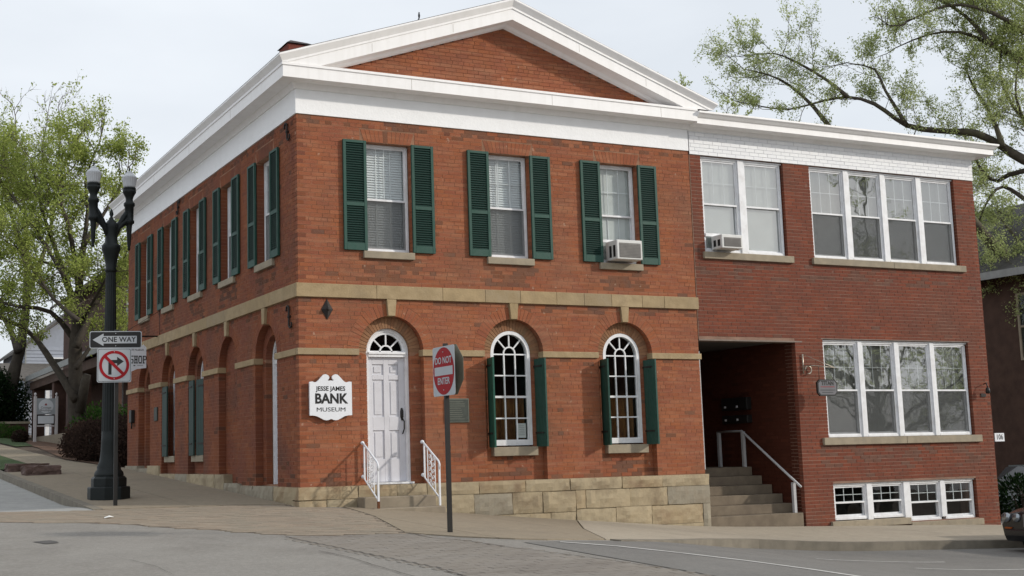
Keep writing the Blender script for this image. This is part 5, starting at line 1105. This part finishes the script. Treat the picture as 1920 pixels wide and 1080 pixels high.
limbs = [([tuple(T0)]+A([(146, 790), (143, 740), (141, 660), (146, 590), (150, 520), (158, 450), (165, 390), (160, 340), (178, 285)]), .36, .03, .4, 1.1),
 (A([(143, 750), (105, 690), (62, 630), (20, 603), (-50, 585)], 41, .35), .15, .04, .3, 1.2), (A([(146, 590), (122, 520), (98, 450), (75, 380), (60, 300)], 41, .5), .15, .02, .25, 1.1),
 (A([(142, 650), (185, 560), (225, 500), (250, 440)], 41, .6), .14, .025, .25, 1.2), (A([(142, 640), (95, 585), (40, 575), (-40, 560)], 41, -.4), .11, .03, .3, 1.0),
 (A([(148, 540), (130, 430), (112, 370), (120, 310), (145, 275)], 41, -.6), .11, .02, .3, 1.1), (A([(156, 460), (195, 400), (225, 350), (240, 315)], 41, .5), .10, .015, .3, 1.0),
 (A([(142, 690), (190, 620), (222, 575)], 41, .9), .09, .02, .25, 1.3), (A([(143, 620), (178, 560), (200, 520), (215, 500)], 41, -.7), .08, .02, .25, 1.3), (A([(150, 520), (110, 500), (50, 480), (-20, 440)], 41, .8), .08, .02, .3, 1.1), (A([(122, 520), (60, 420), (10, 350), (-30, 290)], 41, 1.0), .08, .02, .3, 1.2),
 (A([(100, 440), (60, 390), (30, 340), (10, 300)], 43, .6), .06, .02, .2, 1.3), (A([(146, 600), (100, 560), (60, 500), (20, 450)], 39, .4), .08, .02, .2, 1.2)]
big = tree('street_tree', 'broad spring tree with pale green young leaves behind the lamp post, left of the bank', limbs, tuple(T0), 11, 'bark', 'leaf', .08, 11, step=.33, L1=1.75, kids=(7, 5), upt=.22, spread=.09)
S0 = at(150, 760, 41); b = MB(); b.tube([tuple(at(150, 770, 40.8)), tuple(at(160, 715, 40.6)), tuple(at(164, 702, 40.6))], [.17, .15, .12], 10); b.build('cut_limb', 'bark', big)
# second tree beyond, trunk near the left frame edge
T1 = at(12, 800, 60); T1.z = G(T1.x, T1.y)-.1
limbs = [([tuple(T1)]+A([(22, 720), (38, 650), (48, 580), (50, 500), (48, 420), (40, 340), (30, 270)], 60), .40, .04, .5, 1.2), (A([(35, 660), (10, 600), (-30, 560)], 60, .5), .2, .05, .3, .8), (A([(48, 560), (80, 480), (100, 400), (110, 300), (112, 240)], 60, .6), .15, .03, .3, 1.2),
 (A([(50, 500), (20, 400), (-10, 300)], 60, .6), .15, .03, .3, 1.3), (A([(48, 430), (75, 350), (80, 270)], 60, -.6), .1, .03, .2, 1.3)]
tree('bare_tree', 'grey twiggy tree with few leaves far up the side street at the left edge', limbs, tuple(T1), 23, 'bark', 'leaf', .13, 3, step=.5, L1=2.6, bare=.35, kids=(6, 4))
# great tree behind the annex
TRK = at(2060, 1000, 38); TRK.z = G(TRK.x, TRK.y)-.2
B_ = lambda pts, w_=0.0: A(pts, 38, w_)
limbs = [([tuple(TRK)]+B_([(2040, 700), (2010, 450), (2005, 250), (2000, 60), (1990, -100)]), .62, .22, .9, .5),
 (B_([(2025, 610), (1975, 555), (1920, 515), (1880, 478), (1845, 440), (1800, 385), (1760, 340)], -.2), .27, .12, .75, .4),
 (B_([(2010, 330), (1920, 300), (1880, 275), (1830, 250), (1760, 245), (1700, 235), (1640, 195), (1590, 182), (1540, 190), (1480, 205), (1430, 200)]), .17, .02, .25, .85),
 (B_([(1700, 235), (1660, 170), (1640, 130), (1600, 120)], .3), .07, .02, .2, .8), (B_([(1590, 182), (1550, 150), (1500, 120), (1450, 100), (1400, 105)], .3), .06, .015, .15, .95), (B_([(1560, 245), (1525, 200), (1480, 160), (1440, 140), (1395, 130)], .3), .08, .015, .3, .8),
 (B_([(2010, 160), (1920, 115), (1860, 85), (1800, 60), (1740, 65), (1690, 85)], .4), .14, .02, .15, 1.2), (B_([(1860, 85), (1810, 30), (1760, 0), (1700, -20)], .3), .08, .02, .1, 1.3),
 (B_([(2010, 380), (1920, 320), (1870, 340), (1840, 318), (1828, 290)], .5), .12, .03, .3, 1.0), (B_([(2010, 130), (1920, 60), (1850, 20), (1780, 10), (1700, 40)], -.4), .11, .03, .15, 1.3),
 (B_([(2010, 100), (1960, 40), (1900, 0), (1850, -40)], .5), .11, .03, .1, 1.3), (B_([(1880, 275), (1860, 220), (1830, 170), (1812, 130), (1820, 100)], .4), .09, .02, .15, 1.0),
 (B_([(1990, 430), (1930, 380), (1880, 350), (1850, 380), (1835, 420)], .6), .10, .02, .3, .9), (B_([(1975, 555), (1930, 610), (1880, 640), (1850, 690)], .6), .09, .02, .2, 1.0), (B_([(1960, 500), (1900, 440), (1870, 400)], .9), .09, .02, .2, .9), (B_([(1990, 640), (1940, 580), (1895, 560), (1862, 590)], -.5), .06, .015, .2, 1.5), (B_([(1990, 560), (1945, 530), (1905, 500), (1868, 510)], -.7), .06, .015, .2, 1.4), (B_([(2010, 60), (1960, -20), (1900, -60)], .6), .1, .02, .1, 1.5), (B_([(1950, 250), (1900, 200), (1875, 140), (1880, 80)], .5), .08, .02, .1, 1.3), (B_([(1960, 340), (1930, 250), (1905, 180), (1910, 110)], -.6), .08, .02, .1, 1.3)]
tree('old_tree', 'big old tree with dark mossy limbs and sparse olive leaves reaching over the annex roof', limbs, tuple(TRK), 31, 'bark2', 'leaf2', .060, 10, step=.29, L1=1.5, thick=.010, upt=.35, spread=.06, kids=(7, 5))
T3 = at(1310, 420, 52); T3.z = G(T3.x, T3.y)
tree('garden_tree', 'small treetop showing over the right slope of the white pediment', [([tuple(T3)]+A([(1300, 300), (1275, 235), (1265, 200)], 52), .2, .03, .6, 1.6), (A([(1300, 300), (1340, 250), (1360, 225)], 52), .1, .02, .5, 1)], tuple(T3), 5, 'bark2', 'leaf2', .08, 10, step=.3, L1=1.5, kids=(7, 5))
# trees across the front street: they show in the window glass and dapple the annex
for k, (x, y, h, lb) in enumerate(((30.5, -18.5, 1.5, 'street tree across the front street, mirrored in the annex windows'), (41, -29, 1.15, 'far tall street tree across the intersection, mirrored in the lower annex windows'))):
    z = G(x, y)-.2; r_ = random.Random(50+k); lm = [([(x, y, z), (x+.1, y, z+2.5), (x-.1, y+.1, z+4.5), (x, y, z+8*h), (x+.2, y, z+11*h)], .24, .04, .4, .8)]
    for j in range(8):
        a = j*2*math.pi/8+r_.uniform(-.3, .3); z0 = z+3+j*.55; Rr = r_.uniform(3.4, 5.2)*h; lm.append(([(x, y, z0), (x+Rr*.45*math.cos(a), y+Rr*.45*math.sin(a), z0+1.6), (x+Rr*.8*math.cos(a), y+Rr*.8*math.sin(a), z0+2.9), (x+Rr*math.cos(a+.2), y+Rr*math.sin(a+.2), z0+4.6)], .10, .025, .2, .9))
    tree('street_tree', lb, lm, (x, y, z), 70+k, 'bark2', 'leaf2', .10, 3, step=.42, L1=2.2, thick=.022, kids=(6, 4))
t = thing('reflection_row', 'long unseen two-storey brick row across the front street, added as a dark reflection in the bank windows', 'building', (30, -44, -3))  # out of view, added so the bank window glass mirrors something dark
b = MB(); b.box(2, 41, -52, -42, -4, 7.5); b.build('wall', 'bgbrick', t); b = MB(); b.box(1.8, 41.2, -52.2, -41.8, 7.5, 7.9); b.build('parapet', 'sill', t)
for k in range(9):
    for z0, z1 in ((-.6, 2.0), (4.2, 6.2)): b = MB(); b.box(4+k*3.9, 5.6+k*3.9, -42.05, -41.98, z0, z1); b.build('window', 'dark', t)
# hedges and shrubs
def shrub(name, label, cat, ells, n, size, m, seed, group=None, twigs=True):
    x, y, z, *_ = ells[0]; t = thing(name, label, cat, (x, y, G(x, y)), group); r = np.random.default_rng(seed); P = []
    for (x, y, z, a, b_, c_) in ells:
        q = r.normal(size=(n, 3)); q /= np.linalg.norm(q, axis=1)[:, None]; q *= (.55+.5*r.random(n)**.6)[:, None]; q *= 1+.12*np.sin(q[:, :1]*9+q[:, 1:2]*7)
        q = q*np.array([a, b_, c_])+np.array([x, y, z]); P.append(q)
    P = np.concatenate(P); P = P[P[:, 2] > G(x, y)-.05]; leafmesh('foliage', P, size, m, t, seed)
    b = MB(); rd = random.Random(seed)
    for (x, y, z, a, b_, c_) in ells:
        for k in range(9): b.tube([(x+rd.uniform(-.1, .1), y+rd.uniform(-.1, .1), G(x, y)-.05), (x+rd.uniform(-.5, .5)*a, y+rd.uniform(-.5, .5)*b_, z), (x+rd.uniform(-.8, .8)*a, y+rd.uniform(-.8, .8)*b_, z+.6*c_)], [.02, .014, .004], 4)
    b.build('stems', 'bark', t, kind='stuff'); return t
gz = lambda x, y: G(x, y)
shrub('dark_shrub', 'dark purple-brown shrub at the foot of the big tree beside the sidewalk', 'shrub', [(.1, 16.6, gz(.1, 16.6)+.45, .6, 1.2, .65), (.15, 18.6, gz(.2, 18.6)+.4, .6, 1.2, .6), (.35, 13.7, gz(.3, 14)+.42, .6, .8, .62), (.6, 15.4, gz(.6, 15)+.5, .7, 1.1, .75), (.9, 17.4, gz(.9, 17)+.5, .7, 1.1, .7), (1.5, 15.3, gz(1.6, 15.3)+.55, .9, 1.2, .8)], 4200, .085, 'leaf5', 3)
shrub('hedge', 'bright green clipped hedge behind the lamp post and the dark shrub', 'hedge', [(x, 23-.9*k*.9, gz(x, 22)+.75, .8, .9, .85) for k, x in enumerate((1.3, 1.9, 2.5, 3.1, 3.7, 4.3, 4.9, 5.5))], 2600, .10, 'leaf3', 4)
shrub('evergreen_bush', 'large dark evergreen bush left of the white boutique sign', 'bush', [(-.3+k*.75, 43+k*.5, gz(0, 43)+1.2+.35*(k % 2), 1.2, 1.4, 1.7) for k in range(3)]+[(-1.6, 46, gz(0, 46)+1.4, 1.5, 1.5, 2.0)], 6000, .14, 'leaf4', 6)
for k, (x, y, s, lb) in enumerate(((.55, 40, .42, 'low round green shrub by the brick pier left of the boutique sign'), (1.35, 40.6, .36, 'low green shrub between the brick pier and the boutique sign'), (.5, 33.5, .30, 'small low shrub on the mulch before the boutique sign'))):
    shrub('low_shrub', lb, 'shrub', [(x, y, gz(x, y)+s*.7, s*1.1, s*1.1, s*.9)], 1500, .07, 'leaf3' if k < 2 else 'leaf5', 30+k, 'low shrubs on the bed by the side street')
# red granite blocks by the side kerb
for x, y, w_, d_, h_, lb in ((-2.2, 10.9, .78, .55, .19, 'nearer rough red stone block lying by the side street kerb'), (-2.25, 12.6, .95, .55, .16, 'farther flat red stone block lying by the side street kerb')):
    t = thing('stone_block', lb, 'stone', (x, y, G(x, y)), 'red stone blocks by the kerb'); b = MB(); z = G(x, y); b.box(x-w_/2, x+w_/2, y-d_/2, y+d_/2, z-.1, z+h_); o = b.build('block', 'rock', t)
    bm = bmesh.new(); bm.from_mesh(o.data); bmesh.ops.subdivide_edges(bm, edges=bm.edges, cuts=4, use_grid_fill=True); rr = random.Random(int(y*10))
    for v in bm.verts: v.co += Vector((rr.uniform(-.03, .03), rr.uniform(-.03, .03), rr.uniform(-.015, .015)))
    bm.to_mesh(o.data); bm.free()
# boutique sign
sx0, sx1, sy = 1.42, 2.28, 36.0; sz = G(1.8, sy)
t = thing('boutique_sign', 'white two-post boutique sign on the mulch bed up the side street', 'sign', (1.85, sy, sz))
for x in (sx0, sx1): b = MB(); b.box(x-.055, x+.055, sy-.055, sy+.055, sz-.1, 3.22); b.lathe([(.045, 3.22), (.03, 3.26), (.055, 3.30), (.055, 3.34), (.02, 3.38)], (x, sy, 0), 8); b.build('post', 'signpink', t)
b = MB(); b.box(sx0+.05, sx1-.05, sy-.03, sy+.03, 2.48, 3.14); b.build('upper_board', 'signg', t); b = MB(); b.box(sx0+.08, sx1-.08, sy-.03, sy+.03, 2.06, 2.46); b.build('lower_frame', 'signblack', t); b = MB(); b.box(sx0+.11, sx1-.11, sy-.04, sy-.032, 2.10, 2.42); b.build('lower_board', 'signw', t); b = MB(); b.box(sx0+.08, sx1-.08, sy-.03, sy+.03, 1.98, 2.03); b.build('crossbar', 'signpink', t)
b = MB(); n = 24; b.poly([(1.85+.30*math.cos(2*math.pi*k/n), 2.82+.29*math.sin(2*math.pi*k/n)) for k in range(n)], -.001, .0); b.v = [(x, sy-.032+y, z) for x, y, z in b.v]; b.build('oval', 'signw', t)
f3 = lambda x, z: basis((x, sy-.036, z), (1, 0, 0), (0, 0, 1)); text('Cottage', .13, .001, f3(1.85, 2.76), 'lettering', 'ink', t, bold=.001); text('Boutique', .13, .001, f3(1.85, 2.65), 'lettering', 'ink', t, bold=.001)
b = MB(); b.box(1.80, 1.89, sy-.038, sy-.034, 2.85, 2.90); b.box(1.82, 1.87, sy-.038, sy-.034, 2.905, 2.93); b.build('red_emblem', 'signred', t); 
t = thing('brick_pier', 'low brick pier with a pale stone cap left of the boutique sign', 'pier', (.95, 41, G(.95, 41))); z = G(.95, 41); b = MB(); b.box(.75, 1.9, 41, 41.5, z-.1, z+.62); b.build('pier', 'bgbrick', t); b = MB(); b.box(.68, 1.97, 40.93, 41.57, z+.62, z+.72); b.build('cap', 'sill', t)
# ------------------------------------------------------------------ houses up the side street
def gable_y(b, x0, x1, y0, y1, z0, zr, ov=.4, th=.15):     # ridge along Y
    xm = (x0+x1)/2; k = (zr-z0)/(xm-x0)
    for sg, xe in ((-1, x0-ov), (1, x1+ov)):
        ze = z0-k*ov; b.poly([(xe, ze), (xm, zr), (xm, zr+th), (xe, ze+th)] if sg < 0 else [(xm, zr), (xe, ze), (xe, ze+th), (xm, zr+th)], y0-ov, y1+ov)
def win(parent, T, u0, u1, z0, z1, d, m='frame', s=.08):
    b = MB(T); b.box(u0, u0+s, d-.05, d+.03, z0, z1); b.box(u1-s, u1, d-.05, d+.03, z0, z1); b.box(u0+s, u1-s, d-.05, d+.03, z1-s, z1); b.box(u0+s, u1-s, d-.06, d+.03, z0, z0+s); b.box(u0+s, u1-s, d-.04, d+.02, (z0+z1)/2-.03, (z0+z1)/2+.03)
    w_ = b.build('window', m, parent)
    for a, c_ in ((z0+s, (z0+z1)/2-.03), ((z0+z1)/2+.03, z1-s)): b = MB(T); b.box(u0+s, u1-s, d-.012, d-.006, a, c_); b.build('pane', 'glass', w_)
    b = MB(T); b.box(u0+s, u1-s, d-.004, d+.0, z0+s, z1-s); b.build('room_dark', 'dark', w_)
z = 1.3
t = thing('porch_house', 'dark red brick house with a deep shaded porch behind the big tree', 'house', (5, 30, z))
b = MB(); b.box(4.4, 12, 26.5, 47, z-.5, 8.6); b.build('wall', 'bgbrick', t)
b = MB(); gable_y(b, 4.4, 12, 26.5, 47, 8.6, 11.4, .6); b.build('roof', 'porchroof', t)
b = MB(); b.hexa([(2.1, 25.2, 4.35), (4.4, 25.2, 5.35), (4.4, 43, 5.35), (2.1, 43, 4.35), (2.1, 25.2, 4.5), (4.4, 25.2, 5.5), (4.4, 43, 5.5), (2.1, 43, 4.5)]); b.build('porch_roof', 'porchroof', t)
b = MB(); b.box(2.02, 2.098, 25.1, 43.1, 4.26, 4.50); b.box(2.098, 4.4, 25.12, 25.198, 4.2, 4.5); b.build('porch_fascia', 'eave', t); b = MB(); b.box(2.2, 4.4, 25.3, 42.9, 3.85, 4.2); b.build('porch_beam', 'bgdark', t)
for k, y in enumerate((25.6, 31, 36.5, 42)): b = MB(); b.box(2.25, 2.75, y, y+.5, z-.4, 3.84); b.build('porch_column', 'bgbrick', t)
b = MB(); b.box(2.2, 4.39, 25.5, 42.5, z-.5, z+.35); b.build('porch_floor', 'step', t)
T4 = lambda p: (4.4+p[1], p[0], p[2])
win(t, T4, 27.3, 28.5, 5.9, 7.5, -.02); win(t, T4, 31, 32.2, 5.9, 7.5, -.02); win(t, T4, 35, 36.2, 5.9, 7.5, -.02); win(t, T4, 28, 29.2, 2.0, 3.7, -.02); win(t, T4, 33, 34.2, 2.0, 3.7, -.02)
T5 = lambda p: (p[0], 26.5+p[1], p[2]); win(t, T5, 5.2, 6.2, 5.9, 7.5, -.02); win(t, T5, 5.2, 6.2, 2.1, 3.8, -.02)
t = thing('pale_house', 'pale blue-grey clapboard house beyond the porch house up the side street', 'house', (7, 60, 2.5))
b = MB(); b.box(4.2, 12, 58, 68, 2, 7.3); b.build('wall', 'siding', t)
b = MB(); k = 2.2
while k < 7.2: b.hexa([(4.16, 57.955, k), (12, 57.955, k), (12, 58, k), (4.16, 58, k), (4.18, 57.985, k+.19), (12, 57.985, k+.19), (12, 58, k+.19), (4.18, 58, k+.19)]); b.box(4.16, 4.2, 58, 68, k, k+.18); k += .2
b.build('clapboards', 'siding', t, kind='stuff'); b = MB(); b.poly([(4.2, 7.3), (12, 7.3), (8.1, 10.2)], 58, 67.9); b.build('gable', 'siding', t); b = MB(); gable_y(b, 4.2, 12, 58, 68, 7.3, 10.3, .5); b.build('roof', 'porchroof', t); b = MB(); b.box(4.10, 4.16, 57.90, 58.1, 2, 7.2); b.build('corner_board', 'eave', t)
T6 = lambda p: (p[0], 58+p[1], p[2]); win(t, T6, 5.6, 6.5, 4.9, 6.6, -.06); win(t, T6, 7.6, 8.5, 4.9, 6.6, -.06)
b = MB(); b.hexa([(2.6, 54.5, 5.0), (7, 54.5, 5.0), (7, 58, 6.1), (2.6, 58, 6.1), (2.6, 54.5, 5.15), (7, 54.5, 5.15), (7, 58, 6.25), (2.6, 58, 6.25)]); b.build('porch_roof', 'porchroof', t); b = MB(); [b.box(x, x+.2, 54.7, 54.9, 2, 5.0) for x in (2.8, 4.8, 6.6)]; b.build('porch_posts', 'frame', t, kind='stuff')
# cars
def car(name, label, cx, cy, cz, L_, W2, H, m, ang=0.0, hood=.95, parts=True):
    t = thing(name, label, 'car', (cx, cy, cz)); ca, sa = math.cos(ang), math.sin(ang)
    TT = lambda p: (cx+p[0]*ca-p[1]*sa, cy+p[0]*sa+p[1]*ca, cz+p[2])   # x: nose at -L/2
    b = MB(TT); h = L_/2; w_ = W2/2
    secs = [(-h, .32, .56, .90), (-h+.06, .22, .66, .96), (-h+.35, .20, .74, .98), (-h+1.15, .20, .84, 1.0), (h-1.0, .20, .90, 1.0), (h-.25, .22, .88, .97), (h, .34, .80, .86)]
    pr = lambda s_: [(s_[0], -w_*s_[3]*.96, s_[1]), (s_[0], -w_*s_[3], (s_[1]+s_[2])*.55), (s_[0], -w_*s_[3]*.93, s_[2]*.97), (s_[0], -w_*s_[3]*.6, s_[2]+.035), (s_[0], w_*s_[3]*.6, s_[2]+.035), (s_[0], w_*s_[3]*.93, s_[2]*.97), (s_[0], w_*s_[3], (s_[1]+s_[2])*.55), (s_[0], w_*s_[3]*.96, s_[1])]
    vs = [p for s_ in secs for p in pr(s_)]; n = 8
    b.add(vs, [(i*n+k, i*n+(k+1) % n, (i+1)*n+(k+1) % n, (i+1)*n+k) for i in range(len(secs)-1) for k in range(n)]+[tuple(range(n)), tuple((len(secs)-1)*n+k for k in range(n))]); b.build('body', m, t, bev=.02)
    b = MB(TT); cab = [(-h+1.15, .86), (-h+1.75, H-.03), (-h+2.4, H), (h-1.35, H-.03), (h-.65, .92)]; vs = []
    for x, z_ in cab: q = w_*(.96 if z_ < 1 else .76); vs += [(x, -q, z_), (x, q, z_)]
    b.add(vs, [(0, 1, 3, 2), (2, 3, 5, 4), (4, 5, 7, 6), (6, 7, 9, 8), (0, 2, 4, 6, 8), (1, 9, 7, 5, 3)]); b.build('cabin_glass', 'carb', t)
    b = MB(TT); b.box(-h+1.8, h-1.4, -w_*.72, w_*.72, H-.03, H+.015); b.build('roof_panel', m, t, bev=.01)
    for x in (-h+.8, h-.85):
        for y in (-w_+.08, w_-.08):
            b = MB(lambda p, x=x, y=y: TT((x+p[0], y+p[2], .32+p[1]))); b.lathe([(.20, -.09), (.31, -.10), (.33, -.07), (.33, .07), (.31, .10), (.20, .09)], (0, 0, 0), 20); wh = b.build('wheel', 'tyre', t); b = MB(lambda p, x=x, y=y: TT((x+p[0], y+p[2], .32+p[1]))); b.lathe([(.0, -.095), (.19, -.095), (.19, .095), (.0, .095)], (0, 0, 0), 14); b.build('rim', 'brass', wh)
    for y in (w_-.16, w_-.36, -w_+.16, -w_+.36):
        r_ = .08 if abs(y) > w_-.2 else .07
        b = MB(lambda p, y=y: TT((-h+.01-p[2], y+p[0], .60+p[1]))); b.lathe([(r_, -.02), (r_, .03), (r_*.8, .045)], (0, 0, 0), 16); hl = b.build('headlight', 'chrome', t)
    for y in (w_-.2, -w_+.2): b = MB(TT); b.box(-h-.03, -h+.02, y-.06, y+.06, .425, .45); b.build('turn_signal', 'amber', t)
    b = MB(TT); b.box(-h-.02, -h+.0, -.38, .38, .46, .66); b.build('grille', 'acg', t); b = MB(TT); b.box(-h-.06, -h+.1, -w_*.82, w_*.82, .30, .42); b.build('bumper', m, t, bev=.02)
    return t
car('parked_car', 'black car with twin round headlights parked at the front kerb by the right edge', 13.25, -4.42, RD(11.8, -4.4), 4.7, 1.75, 1.32, 'carb')
car('parked_car', 'grey-green car behind the hedge beside the annex at the right edge', 21.9, 4.4, G(21.9, 4.4)-.02, 4.5, 1.7, 1.45, 'carg', math.radians(62))
car('parked_car', 'dark car whose roof shows above the green hedge up the side street', 4.4, 26.5-3.4, G(4.4, 23)+.0, 4.6, 1.8, 1.72, 'suv', math.radians(0))
shrub('low_hedge', 'low dark hedge between the annex and the neighbouring building', 'hedge', [(19.5+k*.8, 3.2, gz(19.5, 3)+.55, .7, .6, .6) for k in range(5)], 1500, .10, 'leaf4', 44)
# neighbouring building on the right
t = thing('neighbour_building', 'brown brick building with white windows and a grey shingle roof at the right edge', 'building', (28, 8, -2.5))
b = MB(); b.box(24, 34, 2.0, 22, -3, 5.3); b.build('wall', 'bgdark', t)
b = MB(); b.hexa([(23.5, 1.5, 5.2), (34.5, 1.5, 5.2), (34.5, 22.5, 5.2), (23.5, 22.5, 5.2), (29, 6.5, 8.2), (29.2, 6.5, 8.2), (29.2, 18, 8.2), (29, 18, 8.2)]); b.build('roof', 'roof', t)
b = MB(); b.box(23.42, 23.5, 1.42, 22.58, 5.05, 5.26); b.box(23.5, 34.5, 1.42, 1.5, 5.05, 5.26); b.build('eave_board', 'eave', t)
T7 = lambda p: (24+p[1], p[0], p[2])

for y in (3.4, 5.55, 7.9, 10.5): win(t, T7, y, y+1.0, 2.7, 4.6, -.02, 'sill', .06); win(t, T7, y, y+1.0, -1.6, .5, -.02, 'sill', .06)
